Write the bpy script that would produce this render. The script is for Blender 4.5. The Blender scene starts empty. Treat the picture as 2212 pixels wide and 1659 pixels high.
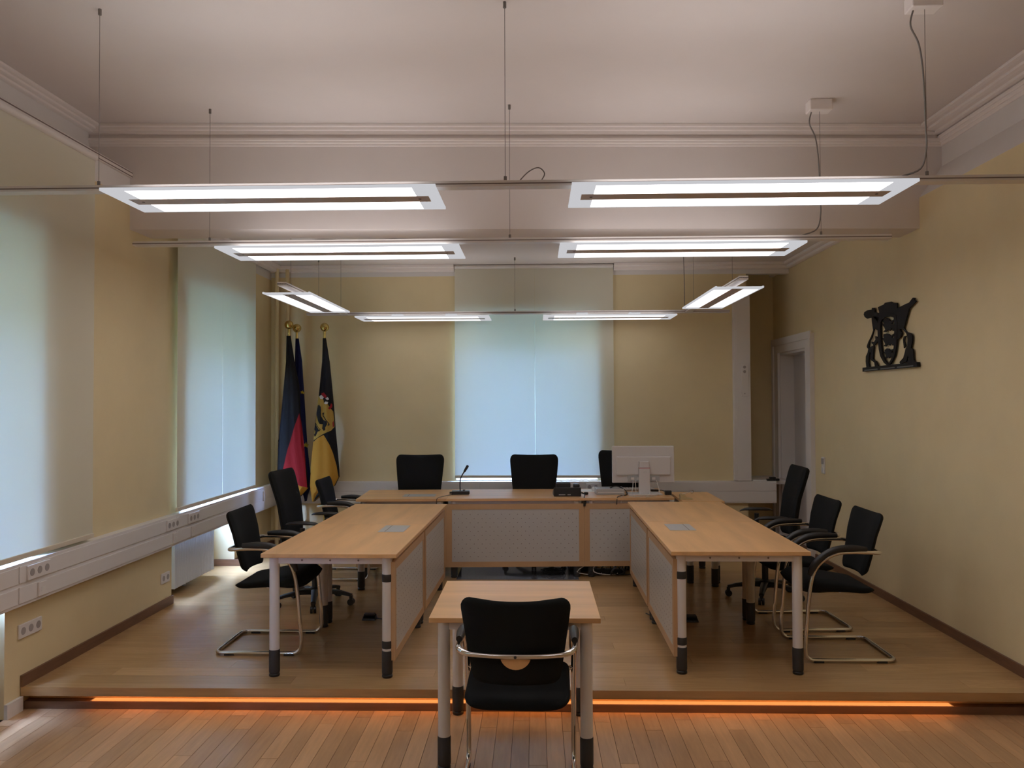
import bpy, bmesh, math, random
from mathutils import Matrix, Vector

# ------------------------------------------------------------------ camera, sky, exposure
sc = bpy.context.scene
C = sc.collection
rng = random.Random(7)
PI = math.pi

YAW, PITCH, ROLL, CAMZ, FPX = 0.0284, 0.02165, -0.00415, 1.5947, 1790.0
cd = bpy.data.cameras.new('camera')
cd.sensor_width = 36.0
cd.lens = 36.0 * FPX / 2212.0
cd.clip_start = 0.05
cam = bpy.data.objects.new('camera', cd)
C.objects.link(cam)
_f = Vector((-math.sin(YAW) * math.cos(PITCH), math.cos(YAW) * math.cos(PITCH), math.sin(PITCH)))
_r = Vector((math.cos(YAW), math.sin(YAW), 0))
_u = _r.cross(_f)
_r2 = math.cos(ROLL) * _r + math.sin(ROLL) * _u
_u2 = -math.sin(ROLL) * _r + math.cos(ROLL) * _u
cam.matrix_world = Matrix(((_r2.x, _u2.x, -_f.x, 0), (_r2.y, _u2.y, -_f.y, 0), (_r2.z, _u2.z, -_f.z, CAMZ), (0, 0, 0, 1)))
sc.camera = cam

w = bpy.data.worlds.new('overcast_sky')
sc.world = w
w.use_nodes = True
bg = w.node_tree.nodes['Background']
bg.inputs[0].default_value = (0.35, 0.515, 1.0, 1)
bg.inputs[1].default_value = 235.0

LAMP_DOWN, LAMP_BACK, LAMP_UP, LED = 6.3, 1.7, 2.45, 10.0

vs = sc.view_settings
vs.view_transform = 'Standard'
vs.look = 'None'
vs.exposure = 0.0
vs.gamma = 1.0
vs.use_curve_mapping = False
sc.cycles.use_denoising = True
try:
    sc.cycles.denoiser = 'OPENIMAGEDENOISE'
except Exception:
    pass
sc.cycles.max_bounces = 10
sc.cycles.diffuse_bounces = 6
sc.cycles.glossy_bounces = 4
sc.cycles.transmission_bounces = 6
sc.cycles.transparent_max_bounces = 8
sc.cycles.sample_clamp_indirect = 6.0
sc.cycles.caustics_reflective = False
sc.cycles.caustics_refractive = False


def portal(name, loc, rot, sx, sy):
    l = bpy.data.lights.new(name, 'AREA')
    l.shape = 'RECTANGLE'
    l.size, l.size_y = sx, sy
    l.cycles.is_portal = True
    o = bpy.data.objects.new(name, l)
    C.objects.link(o)
    o.location, o.rotation_euler = loc, rot


# daylight portals in the window openings (facing into the room)
for yc in (0.2, 3.9, 7.52):
    portal('window_portal', (-3.42, yc, 1.67), (0, -PI / 2, 0), 1.9, 1.6)
portal('window_portal', (-0.135, 9.62, 1.67), (-PI / 2, 0, 0), 1.6, 1.9)


# ------------------------------------------------------------------ materials
def _n(nt, t, **k):
    n = nt.nodes.new(t)
    for a, b in k.items():
        setattr(n, a, b)
    return n


def mat(name, col, rough=0.6, metal=0.0, var=0.0, vscale=6.0, stretch=(1, 1, 1), bump=0.0, bscale=40.0,
        rand=0.0, spec=0.5, coat=0.0, hue=None):
    m = bpy.data.materials.new(name)
    m.use_nodes = True
    nt = m.node_tree
    b = nt.nodes['Principled BSDF']
    b.inputs['Roughness'].default_value = rough
    b.inputs['Metallic'].default_value = metal
    b.inputs['Specular IOR Level'].default_value = spec
    b.inputs['Coat Weight'].default_value = coat
    b.inputs['Coat Roughness'].default_value = 0.15
    c4 = (*col, 1)
    b.inputs['Base Color'].default_value = c4
    tc = None
    if var or bump:
        tc = _n(nt, 'ShaderNodeTexCoord')
        mp = _n(nt, 'ShaderNodeMapping')
        mp.inputs['Scale'].default_value = stretch
        nt.links.new(tc.outputs['Object'], mp.inputs['Vector'])
        if rand:
            oi = _n(nt, 'ShaderNodeObjectInfo')
            mul = _n(nt, 'ShaderNodeMath', operation='MULTIPLY')
            mul.inputs[1].default_value = 37.0
            nt.links.new(oi.outputs['Random'], mul.inputs[0])
            cmb = _n(nt, 'ShaderNodeCombineXYZ')
            for i in range(3):
                nt.links.new(mul.outputs[0], cmb.inputs[i])
            nt.links.new(cmb.outputs[0], mp.inputs['Location'])
    last = None
    if var:
        nz = _n(nt, 'ShaderNodeTexNoise')
        nz.inputs['Scale'].default_value = vscale
        nz.inputs['Detail'].default_value = 6.0
        nz.inputs['Roughness'].default_value = 0.6
        nt.links.new(mp.outputs[0], nz.inputs['Vector'])
        cr = _n(nt, 'ShaderNodeValToRGB')
        lo = [max(0, x * (1 - var)) for x in col]
        hi = [min(1, x * (1 + var)) for x in (hue or col)]
        cr.color_ramp.elements[0].position = 0.3
        cr.color_ramp.elements[1].position = 0.7
        cr.color_ramp.elements[0].color = (*lo, 1)
        cr.color_ramp.elements[1].color = (*hi, 1)
        nt.links.new(nz.outputs['Fac'], cr.inputs[0])
        last = cr.outputs[0]
    if rand:
        oi2 = _n(nt, 'ShaderNodeObjectInfo')
        mr = _n(nt, 'ShaderNodeMapRange')
        mr.inputs['To Min'].default_value = 1 - rand
        mr.inputs['To Max'].default_value = 1 + rand
        nt.links.new(oi2.outputs['Random'], mr.inputs['Value'])
        hs = _n(nt, 'ShaderNodeHueSaturation')
        nt.links.new(mr.outputs[0], hs.inputs['Value'])
        if last:
            nt.links.new(last, hs.inputs['Color'])
        else:
            hs.inputs['Color'].default_value = c4
        last = hs.outputs[0]
    if last:
        nt.links.new(last, b.inputs['Base Color'])
    if bump:
        nb = _n(nt, 'ShaderNodeTexNoise')
        nb.inputs['Scale'].default_value = bscale
        nb.inputs['Detail'].default_value = 3.0
        nt.links.new(mp.outputs[0], nb.inputs['Vector'])
        bp = _n(nt, 'ShaderNodeBump')
        bp.inputs['Strength'].default_value = bump
        bp.inputs['Distance'].default_value = 0.01
        nt.links.new(nb.outputs['Fac'], bp.inputs['Height'])
        nt.links.new(bp.outputs[0], b.inputs['Normal'])
    return m


def emit(name, col, s):
    m = bpy.data.materials.new(name)
    m.use_nodes = True
    nt = m.node_tree
    nt.nodes.remove(nt.nodes['Principled BSDF'])
    e = _n(nt, 'ShaderNodeEmission')
    e.inputs[0].default_value = (*col, 1)
    e.inputs[1].default_value = s
    nt.links.new(e.outputs[0], nt.nodes['Material Output'].inputs[0])
    return m


def fabric_translucent(name, col, tcol, trans):
    m = bpy.data.materials.new(name)
    m.use_nodes = True
    nt = m.node_tree
    nt.nodes.remove(nt.nodes['Principled BSDF'])
    d = _n(nt, 'ShaderNodeBsdfDiffuse')
    d.inputs[0].default_value = (*col, 1)
    t = _n(nt, 'ShaderNodeBsdfTranslucent')
    t.inputs[0].default_value = (*tcol, 1)
    mx = _n(nt, 'ShaderNodeMixShader')
    mx.inputs[0].default_value = trans
    nt.links.new(d.outputs[0], mx.inputs[1])
    nt.links.new(t.outputs[0], mx.inputs[2])
    nt.links.new(mx.outputs[0], nt.nodes['Material Output'].inputs[0])
    return m


def glass_pane(name):
    m = bpy.data.materials.new(name)
    m.use_nodes = True
    nt = m.node_tree
    nt.nodes.remove(nt.nodes['Principled BSDF'])
    t = _n(nt, 'ShaderNodeBsdfTransparent')
    t.inputs[0].default_value = (0.93, 0.96, 0.95, 1)
    g = _n(nt, 'ShaderNodeBsdfGlossy')
    g.inputs['Roughness'].default_value = 0.02
    mx = _n(nt, 'ShaderNodeMixShader')
    mx.inputs[0].default_value = 0.06
    nt.links.new(t.outputs[0], mx.inputs[1])
    nt.links.new(g.outputs[0], mx.inputs[2])
    nt.links.new(mx.outputs[0], nt.nodes['Material Output'].inputs[0])
    return m


MT = dict(
    yellow=mat('cream_yellow_paint', (0.72, 0.60, 0.36), 0.75, var=0.03, vscale=3, bump=0.08, bscale=180),
    white=mat('white_paint', (0.72, 0.69, 0.67), 0.6, var=0.02, vscale=3),
    ceil=mat('ceiling_paint', (0.72, 0.66, 0.63), 0.85, var=0.02, vscale=1.5, bump=0.05, bscale=150),
    moulding=mat('plaster_moulding', (0.84, 0.78, 0.75), 0.7),
    trunk=mat('white_plastic_trunking', (0.72, 0.69, 0.67), 0.45),
    socket=mat('socket_grey', (0.36, 0.33, 0.32), 0.5),
    plank=mat('oak_strip', (0.51, 0.305, 0.158), 0.32, var=0.12, vscale=5, stretch=(9, 0.8, 9), rand=0.20, spec=0.5),
    plankx=mat('oak_platform_board', (0.44, 0.265, 0.118), 0.24, var=0.10, vscale=5, stretch=(0.7, 9, 9), rand=0.13, spec=0.5),
    wooddk=mat('dark_oak_trim', (0.17, 0.085, 0.045), 0.5, var=0.15, vscale=5, stretch=(1, 1, 8)),
    beech=mat('beech_laminate', (0.69, 0.40, 0.18), 0.36, var=0.13, vscale=2.2, stretch=(4.5, 0.45, 3), spec=0.45),
    beechx=mat('beech_laminate_cross', (0.69, 0.40, 0.18), 0.36, var=0.13, vscale=2.2, stretch=(0.45, 4.5, 3), spec=0.45),
    beechedge=mat('beech_edge', (0.50, 0.305, 0.16), 0.45, var=0.06, vscale=4),
    leg=mat('light_grey_metal', (0.70, 0.66, 0.645), 0.4),
    panel=mat('grey_steel_panel', (0.50, 0.48, 0.46), 0.32, spec=0.5),
    dots=mat('perforation_dark', (0.20, 0.155, 0.14), 0.8),
    flap=mat('grey_flap', (0.42, 0.43, 0.44), 0.35),
    blackp=mat('black_plastic', (0.014, 0.014, 0.014), 0.4),
    blackf=mat('black_fabric', (0.010, 0.011, 0.011), 0.95, bump=0.25, bscale=600, spec=0.15),
    rubber=mat('dark_rubber', (0.03, 0.028, 0.027), 0.6),
    chrome=mat('chrome', (0.72, 0.70, 0.68), 0.12, 1.0),
    alu=mat('aluminium_rail', (0.72, 0.68, 0.66), 0.45, 0.1),
    lampw=emit('lamp_acrylic', (0.86, 0.86, 0.90), 0.66),
    lampd=mat('lamp_channel', (0.55, 0.50, 0.50), 0.5),
    iron=mat('black_iron', (0.006, 0.006, 0.006), 0.65, spec=0.25),
    ironin=mat('grey_iron', (0.10, 0.10, 0.10), 0.5),
    door=mat('door_paint', (0.66, 0.64, 0.64), 0.5),
    rad=mat('radiator_enamel', (0.74, 0.76, 0.80), 0.4),
    brass=mat('brass', (0.55, 0.40, 0.13), 0.18, 1.0),
    fblack=mat('flag_black', (0.009, 0.009, 0.010), 0.8, spec=0.2),
    fred=mat('flag_red', (0.24, 0.010, 0.013), 0.75, spec=0.2),
    fgold=mat('flag_gold', (0.40, 0.19, 0.022), 0.75, spec=0.2),
    fblue=mat('flag_blue', (0.006, 0.010, 0.055), 0.75, spec=0.2),
    fwhite=mat('flag_white', (0.55, 0.52, 0.52), 0.8, spec=0.2),
    fstar=mat('flag_star_yellow', (0.40, 0.30, 0.03), 0.8, spec=0.2),
    fshield=mat('flag_shield_gold', (0.36, 0.22, 0.045), 0.8, spec=0.2),
    cable=mat('grey_cable', (0.20, 0.18, 0.17), 0.6),
    wcable=mat('white_cable', (0.62, 0.60, 0.58), 0.5),
    monitor=mat('monitor_white', (0.62, 0.60, 0.60), 0.45),
    screen=mat('screen_black', (0.01, 0.01, 0.012), 0.2),
    redp=mat('red_strip', (0.40, 0.02, 0.02), 0.5),
    paper=mat('paper', (0.75, 0.73, 0.70), 0.8),
    puncher=mat('beige_enamel', (0.50, 0.40, 0.22), 0.4, 0.2),
    matgrey=mat('clear_floor_mat', (0.13, 0.14, 0.165), 0.10, spec=0.6),
    ground=mat('grass_ground', (0.045, 0.055, 0.04), 0.9, var=0.3, vscale=0.3),
    blind=fabric_translucent('blind_fabric', (0.87, 0.82, 0.67), (0.83, 0.88, 0.92), 0.40),
    blindbar=mat('blind_bar', (0.66, 0.60, 0.48), 0.5),
    glass=glass_pane('window_glass'),
    lampon=emit('lamp_light', (1.0, 0.955, 0.965), LAMP_DOWN),
    lampdim=emit('lamp_light_far_side', (1.0, 0.945, 0.965), LAMP_DOWN * .6),  # far strips dimmer: louvre view angle put into the emission strength
    lampback=emit('lamp_light_back_row', (1.0, 0.95, 0.965), LAMP_BACK),
    lampupback=emit('lamp_uplight_back_row', (1.0, 0.93, 0.90), LAMP_UP * .6),
    lampup=emit('lamp_uplight', (1.0, 0.93, 0.90), LAMP_UP),
    led=emit('led_tape_light', (1.0, 0.40, 0.11), LED),
    ledglow=emit('led_diffuser_light', (1.0, 0.36, 0.09), 1.0),
)


# ------------------------------------------------------------------ geometry helpers
class M:
    def __init__(s):
        s.v, s.f = [], []

    def add(s, vs, fs):
        o = len(s.v)
        s.v += [tuple(p) for p in vs]
        s.f += [tuple(i + o for i in f) for f in fs]
        return s

    def box(s, x0, x1, y0, y1, z0, z1):
        vs = [(x, y, z) for z in (z0, z1) for y in (y0, y1) for x in (x0, x1)]
        return s.add(vs, [(0, 2, 3, 1), (4, 5, 7, 6), (0, 1, 5, 4), (2, 6, 7, 3), (0, 4, 6, 2), (1, 3, 7, 5)])

    def hexa(s, b, t):
        # b, t: 4 points each, counter-clockwise from above
        return s.add(list(b) + list(t), [(3, 2, 1, 0), (4, 5, 6, 7), (0, 1, 5, 4), (1, 2, 6, 5), (2, 3, 7, 6), (3, 0, 4, 7)])

    def tube(s, pts, r, n=10, caps=True, closed=False):
        P = [Vector(p) for p in pts]
        k = len(P)
        R = r if isinstance(r, (list, tuple)) else [r] * k
        T = []
        for i in range(k):
            if closed:
                t = P[(i + 1) % k] - P[i - 1]
            else:
                t = P[min(i + 1, k - 1)] - P[max(i - 1, 0)]
            T.append(t.normalized())
        a = Vector((0, 0, 1)) if abs(T[0].z) < 0.9 else Vector((1, 0, 0))
        nrm = (a - T[0] * a.dot(T[0])).normalized()
        rings = []
        for i in range(k):
            nrm = (nrm - T[i] * nrm.dot(T[i])).normalized()
            bn = T[i].cross(nrm)
            rings.append([P[i] + (nrm * math.cos(2 * PI * j / n) + bn * math.sin(2 * PI * j / n)) * R[i] for j in range(n)])
        return s.loft(rings, caps and not closed, closed)

    def cyl(s, p0, p1, r, r1=None, n=16):
        return s.tube([p0, p1], [r, r if r1 is None else r1], n)

    def loft(s, rings, caps=True, closed=False):
        n = len(rings[0])
        vs = [p for g in rings for p in g]
        fs = []
        K = len(rings)
        for i in range(K if closed else K - 1):
            i2 = (i + 1) % K
            for j in range(n):
                j2 = (j + 1) % n
                fs.append((i * n + j, i * n + j2, i2 * n + j2, i2 * n + j))
        if caps:
            fs.append(tuple(reversed(range(n))))
            fs.append(tuple((K - 1) * n + j for j in range(n)))
        return s.add(vs, fs)

    def lathe(s, prof, c=(0, 0, 0), n=20):
        rings = [[(c[0] + r * math.cos(2 * PI * j / n), c[1] + r * math.sin(2 * PI * j / n), c[2] + z) for j in range(n)] for r, z in prof]
        return s.loft(rings)

    def prism(s, poly, fn, t0, t1):
        # poly: 2-D outline; fn(a, b, t) -> 3-D point
        n = len(poly)
        vs = [fn(a, b, t0) for a, b in poly] + [fn(a, b, t1) for a, b in poly]
        fs = [tuple(reversed(range(n))), tuple(range(n, 2 * n))]
        fs += [(i, (i + 1) % n, n + (i + 1) % n, n + i) for i in range(n)]
        return s.add(vs, fs)

    def ring(s, po, pi_, fn, t0, t1):
        n = len(po)
        vs = [fn(a, b, t) for t in (t0, t1) for P in (po, pi_) for a, b in P]
        fs = []
        for i in range(n):
            j = (i + 1) % n
            fs += [(i, j, n + j, n + i), (2 * n + i, 3 * n + i, 3 * n + j, 2 * n + j), (i, 2 * n + i, 2 * n + j, j), (n + i, n + j, 3 * n + j, 3 * n + i)]
        return s.add(vs, fs)

    def mesh(s, name, m, smooth=False):
        me = bpy.data.meshes.new(name)
        me.from_pydata(s.v, [], s.f)
        bm = bmesh.new()
        bm.from_mesh(me)
        bmesh.ops.recalc_face_normals(bm, faces=bm.faces)
        bm.to_mesh(me)
        bm.free()
        me.materials.append(m)
        if smooth:
            me.polygons.foreach_set('use_smooth', [True] * len(me.polygons))
            me.set_sharp_from_angle(angle=math.radians(40 if smooth is True else smooth))
        me.update()
        return me

    def build(s, name, m, parent=None, smooth=False, bevel=0.0, seg=2):
        o = bpy.data.objects.new(name, s.mesh(name, m, smooth))
        C.objects.link(o)
        o.parent = parent
        if bevel:
            md = o.modifiers.new('edge', 'BEVEL')
            md.width = bevel
            md.segments = seg
            md.limit_method = 'ANGLE'
            md.harden_normals = False
        return o


def tag(o, label=None, cat=None, group=None, kind=None):
    if label:
        o['label'] = label
    if cat:
        o['category'] = cat
    if group:
        o['group'] = group
    if kind:
        o['kind'] = kind
    return o


def thing(name, label, cat, loc=(0, 0, 0), rz=0.0, group=None):
    o = bpy.data.objects.new(name, None)
    o.empty_display_size = 0.1
    C.objects.link(o)
    o.location = loc
    o.rotation_euler = (0, 0, rz)
    return tag(o, label, cat, group)


def struct(name, mb, m, parent=None, label=None, cat=None, **k):
    o = mb.build(name, m, parent, **k)
    if parent is None:
        tag(o, label, cat, kind='structure')
    return o


def copy_tree(o, parent=None):
    c = o.copy()
    C.objects.link(c)
    c.parent = parent
    for ch in [x for x in bpy.data.objects if x.parent == o]:
        copy_tree(ch, c)
    return c


def rbox(x0, x1, y0, y1, z0, z1):
    return M().box(x0, x1, y0, y1, z0, z1)


def smooth_path(pts, k=4):
    # Catmull-Rom through pts
    P = [Vector(p) for p in pts]
    out = []
    for i in range(len(P) - 1):
        a, b, c, d = P[max(i - 1, 0)], P[i], P[i + 1], P[min(i + 2, len(P) - 1)]
        for j in range(k):
            t = j / k
            out.append(0.5 * ((2 * b) + (c - a) * t + (2 * a - 5 * b + 4 * c - d) * t * t + (3 * b - a - 3 * c + d) * t ** 3))
    out.append(P[-1])
    return out


# ------------------------------------------------------------------ room shell
WL, WR, YB, YF = -2.91, 2.80, 9.20, -2.2
ZF = -0.13            # lower floor; the platform top is z = 0
ZC = 3.60             # main ceiling
ZC2 = 3.12            # lower ceiling behind the beam
YP = 4.62             # platform front edge

OPEN = [(-0.6, 1.0), (3.1, 4.70), (6.72, 8.32)]
NICHE = [(-0.7, 0.8), (2.98, 4.48), (6.56, 8.08)]


def comp(segs, a, b):
    out, x = [], a
    for s0, s1 in segs:
        out.append((x, s0))
        x = s1
    out.append((x, b))
    return out


mb = M()
for y0, y1 in comp(NICHE, YF, YB + .4):
    mb.box(-3.4, WL if y0 < 8 else -2.96, y0, y1, ZF, 0.66)
for y0, y1 in NICHE:
    mb.box(-3.4, -3.24, y0, y1, ZF, 0.66)
for y0, y1 in comp(OPEN, YF, YB + .4):
    mb.box(-3.4, WL if y0 < 8 else -2.96, y0, y1, 0.70, 2.60)
mb.box(-3.4, WL, YF, 8.32, 2.60, 3.07)
mb.box(-3.4, -2.96, 8.32, YB + .4, 2.60, 2.97)
struct('wall_left', mb, MT['yellow'], label='cream yellow window wall with deep niches', cat='wall')
mb = M()
for y0, y1 in comp(OPEN, YF, YB + .4):
    pass
mb.box(-3.4, WL, YF, 6.2, 3.07, 3.25)
mb.hexa([(-3.4, YF, 3.25), (WL, YF, 3.25), (WL, 6.0, 3.25), (-3.4, 6.0, 3.25)], [(-3.4, YF, 3.44), (-3.20, YF, 3.44), (-3.20, 6.0, 3.44), (-3.4, 6.0, 3.44)])
mb.box(-3.4, -3.20, YF, 6.0, 3.44, ZC)
mb.box(-3.4, WL, 6.2, 8.32, 3.07, ZC2)
mb.box(-3.4, -2.96, 8.32, YB + .4, 2.97, ZC2)
struct('wall_left_frieze', mb, MT['white'], label='white painted frieze above the window wall', cat='wall')
mb = M()
for (a, b), (c, d) in zip(OPEN, NICHE):
    mb.box(-3.4, -3.22, min(a, c), max(b, d), 0.66, 0.70)
struct('trim_1', mb, MT['white'], label='white window sill boards along the window wall', cat='sill')

# right wall with the door opening
mb = M()
mb.box(WR, 3.1, YF, 8.60, ZF, 3.07)
mb.box(WR, 3.1, 9.56, 10.1, ZF, 3.07)
mb.box(WR, 3.1, 8.60, 9.56, 2.14, 3.07)
struct('wall_right', mb, MT['yellow'], label='cream yellow wall with the coat of arms', cat='wall')
mb = M()
mb.hexa([(WR, YF, 3.07), (3.1, YF, 3.07), (3.1, 6.3, 3.07), (WR, 6.3, 3.07)], [(2.97, YF, 3.30), (3.1, YF, 3.30), (3.1, 6.3, 3.30), (2.97, 6.3, 3.30)])
mb.box(2.97, 3.1, YF, 6.3, 3.30, ZC)
mb.box(WR, 3.1, 6.3, 10.1, 3.07, ZC2)
struct('wall_right_frieze', mb, MT['white'], label='white painted frieze above the coat of arms wall', cat='wall')

# back wall with window opening, recess behind the vertical channel
BO = (-0.885, 0.68)
mb = M()
mb.box(-3.4, BO[0], YB, YB + .4, ZF, 3.0)
mb.box(BO[1], 2.33, YB, YB + .4, ZF, 3.0)
mb.box(BO[0], BO[1], YB, YB + .4, 2.60, 3.0)
mb.box(BO[0], BO[1], YB + .28, YB + .4, ZF, 0.70)
mb.box(2.20, 2.33, YB + .4, 10.1, ZF, 3.08)
mb.box(2.33, WR, 9.82, 10.1, ZF, 3.08)
struct('wall_back', mb, MT['yellow'], label='cream yellow end wall with the middle window', cat='wall')
mb = M()
mb.box(-3.4, 2.33, YB, YB + .4, 3.0, ZC2)
mb.box(2.33, WR, 9.82, 10.1, 3.08, ZC2)
mb.box(2.33, WR, YB, YB + .1, 3.0, ZC2)
mb.box(BO[0], BO[1], YB - 0.001, YB + .4, 0.70, 0.735)
struct('wall_back_frieze', mb, MT['white'], label='white painted frieze above the end wall', cat='wall')
struct('wall_front', rbox(-3.4, 3.1, YF - .2, YF, ZF, ZC), MT['yellow'], label='cream yellow wall behind the viewer', cat='wall')

struct('ceiling', M().box(-3.4, 3.1, YF, 6.35, ZC, ZC + .15).box(-3.4, 3.1, 6.2, 10.1, ZC2, ZC2 + .15), MT['ceil'], label='white plaster ceiling', cat='ceiling')
# downstand beam, a little skewed
bl, br = 5.83, 6.10
struct('ceiling_beam', M().hexa([(-3.38, bl, 2.845), (3.08, br, 2.845), (3.08, br + .33, 2.845), (-3.38, bl + .33, 2.845)],
                                [(-3.38, bl, ZC), (3.08, br, ZC), (3.08, br + .33, ZC), (-3.38, bl + .33, ZC)]), MT['ceil'],
       label='white plaster beam dropping from the ceiling', cat='beam')


def moulding(name, pts, a, b, label):
    """stepped plaster moulding: pts = profile (d, z) extruded from a to b; a, b give (base point, outward dir)"""
    (p0, d0), (p1, d1) = a, b
    r0 = [(p0[0] + d0[0] * d, p0[1] + d0[1] * d, z) for d, z in pts]
    r1 = [(p1[0] + d1[0] * d, p1[1] + d1[1] * d, z) for d, z in pts]
    return struct(name, M().loft([r0, r1]), MT['moulding'], label=label, cat='moulding')


def steps(z0, z1, d0, d1, n=3):
    pts = [(d0 - 0.02, z1)]
    dz = (z1 - z0) / n
    dd = (d1 - d0) / n
    for i in range(n):
        d = d1 - dd * i
        pts += [(d, z1 - dz * i), (d, z1 - dz * (i + 0.8)), (d - dd * 0.45, z1 - dz * (i + 1))]
    pts.append((d0 - 0.02, z0))
    return pts


def beamline(x):
    return bl + (br - bl) * (x + 3.38) / 6.46


fb = (0.04, -1)
moulding('trim_2', steps(3.53, 3.598, 0, 0.05), ((-3.2, beamline(-3.2)), (0, -1)), ((2.97, beamline(2.97)), (0, -1)), 'stepped plaster moulding along the beam under the ceiling')
moulding('trim_3', steps(3.445, 3.50, 0, 0.025), ((-3.2, beamline(-3.2)), (0, -1)), ((2.97, beamline(2.97)), (0, -1)), 'lower plaster moulding along the beam')
moulding('trim_4', steps(3.53, 3.598, 0, 0.17), ((2.97, YF), (-1, 0)), ((2.97, beamline(2.97)), (-1, 0)), 'stepped plaster moulding above the coat of arms wall')
moulding('trim_5', steps(3.445, 3.52, 0, 0.03), ((2.97, YF), (-1, 0)), ((2.97, beamline(2.97)), (-1, 0)), 'lower plaster moulding above the coat of arms wall')
moulding('trim_6', steps(3.54, 3.598, 0, 0.09), ((-3.2, YF), (1, 0)), ((-3.2, beamline(-3.2)), (1, 0)), 'stepped plaster moulding above the window wall')
moulding('trim_7', steps(3.05, 3.118, 0, 0.10, 2), ((-2.96, YB), (0, -1)), ((-.90, YB), (0, -1)), 'plaster moulding above the flags')
moulding('trim_10', steps(3.05, 3.118, 0, 0.10, 2), ((.87, YB), (0, -1)), ((WR, YB), (0, -1)), 'plaster moulding above the monitor and white channel')
moulding('trim_8', steps(3.05, 3.118, 0, 0.08, 2), ((WR, 6.43), (-1, 0)), ((WR, 9.82), (-1, 0)), 'plaster moulding above the door')
moulding('trim_9', steps(3.05, 3.118, 0, 0.08, 2), ((WL, 6.2), (1, 0)), ((WL, YB), (1, 0)), 'plaster moulding above the far window niche')

# ---- lower floor, with strips as parts
fl = struct('floor', rbox(-3.30, WR, YF, 4.74, ZF - .06, ZF - .012), MT['wooddk'], label='oak strip floor below the platform', cat='floor')
PW = 0.087
plank_me = M().box(0, PW - .002, 0, 0.78 - .002, -.012, 0).mesh('plank', MT['plank'])
x = -2.91
ci = 0
while x < WR - 0.01:
    y = 3.25 + (0.0, .31, .12, .43, .22)[ci % 5] * 0.9 - 0.4 + rng.uniform(-.05, .05)
    while y < 4.70:
        y1 = min(y + .78, 4.72)
        if y1 > 3.72:
            o = bpy.data.objects.new('plank', plank_me)
            C.objects.link(o)
            o.parent = fl
            o.location = (x, y, ZF)
            o.scale = (min(1, (WR - x) / PW), (y1 - y) / .78, 1)
        y += .78
    x += PW
    ci += 1
o = rbox(-3.30, WR, YF, 3.73, ZF - .012, ZF - .0005).build('plank_field', MT['plank'], fl)
tag(o, kind='stuff')

# ---- platform
pf = struct('floor_platform', rbox(-3.30, WR, 4.74, 9.84, ZF - .05, -.013), MT['wooddk'], label='raised oak platform carrying the desks', cat='platform')
BW = 0.139
board_me = M().box(0, 1.9 - .001, 0, BW - .001, -.013, 0).mesh('plank', MT['plankx'])
y = YP + .075
ri = 0
while y < 9.82:
    x = -3.30 - (0, 1.1, .45, 1.45, .75)[ri % 5]
    while x < WR:
        x0, x1 = max(x, -3.26), min(x + 1.9, WR)
        if x1 - x0 > .03:
            o = bpy.data.objects.new('plank', board_me)
            C.objects.link(o)
            o.parent = pf
            o.location = (x0, y, 0)
            o.scale = ((x1 - x0) / 1.9, 1, 1)
        x += 1.9
    y += BW
    ri += 1
M().box(-2.905, WR, YP, YP + .074, -.042, 0.0005).box(-2.905, WR, YP, YP + .013, -.048, -.041).build('nosing', MT['plankx'], pf)
rbox(-2.905, WR, 4.705, 4.74, -.10, -.042).build('riser', MT['beech'], pf)
rbox(-2.905, WR, 4.65, 4.705, ZF, -.088).build('plinth_board', MT['wooddk'], pf)

st = thing('led_light_strip', 'warm orange light strip glowing under the platform edge', 'light strip', (-0.22, 4.69, -.07))
rbox(-2.30, 2.50, -.028, .010, -.0175, -.0145).build('diffuser', MT['ledglow'], st)
rbox(-2.30, 2.50, -.0555, -.042, .025, .0278).build('led_tape', MT['led'], st)
rbox(-2.31, 2.51, -.030, .012, -.018, -.0175).build('aluminium_profile', MT['alu'], st)

# ---- baseboards
struct('baseboard_left', M().box(WL, WL + .015, YP, 6.57, 0, .065)
       .box(-3.24, WL + .015, 8.065, 8.08, 0, .065).box(-2.96, -2.945, 8.08, YB, 0, .065), MT['wooddk'], label='dark oak baseboard under the window wall', cat='baseboard')
struct('baseboard_front', M().box(WL, WL + .02, 4.48, YP - .0, ZF, ZF + .08).box(WL, WL + .02, .8, 2.98, ZF, ZF + .08), MT['white'], label='white baseboard under the window wall below the step', cat='baseboard')
struct('baseboard_right', M().box(WR - .015, WR, YP, 8.42, 0, .065).box(WR - .015, WR, YF, YP, ZF, ZF + .065), MT['wooddk'], label='dark oak baseboard under the coat of arms wall', cat='baseboard')
struct('baseboard_back', M().box(-2.96, BO[0], YB - .015, YB, 0, .065).box(BO[1], 2.33, YB - .015, YB, 0, .065), MT['wooddk'], label='dark oak baseboard under the end wall', cat='baseboard')

struct('ground', rbox(-60, 60, -50, 70, -3.1, -3.0), MT['ground'], label='grass outside the windows', cat='ground')


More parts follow.
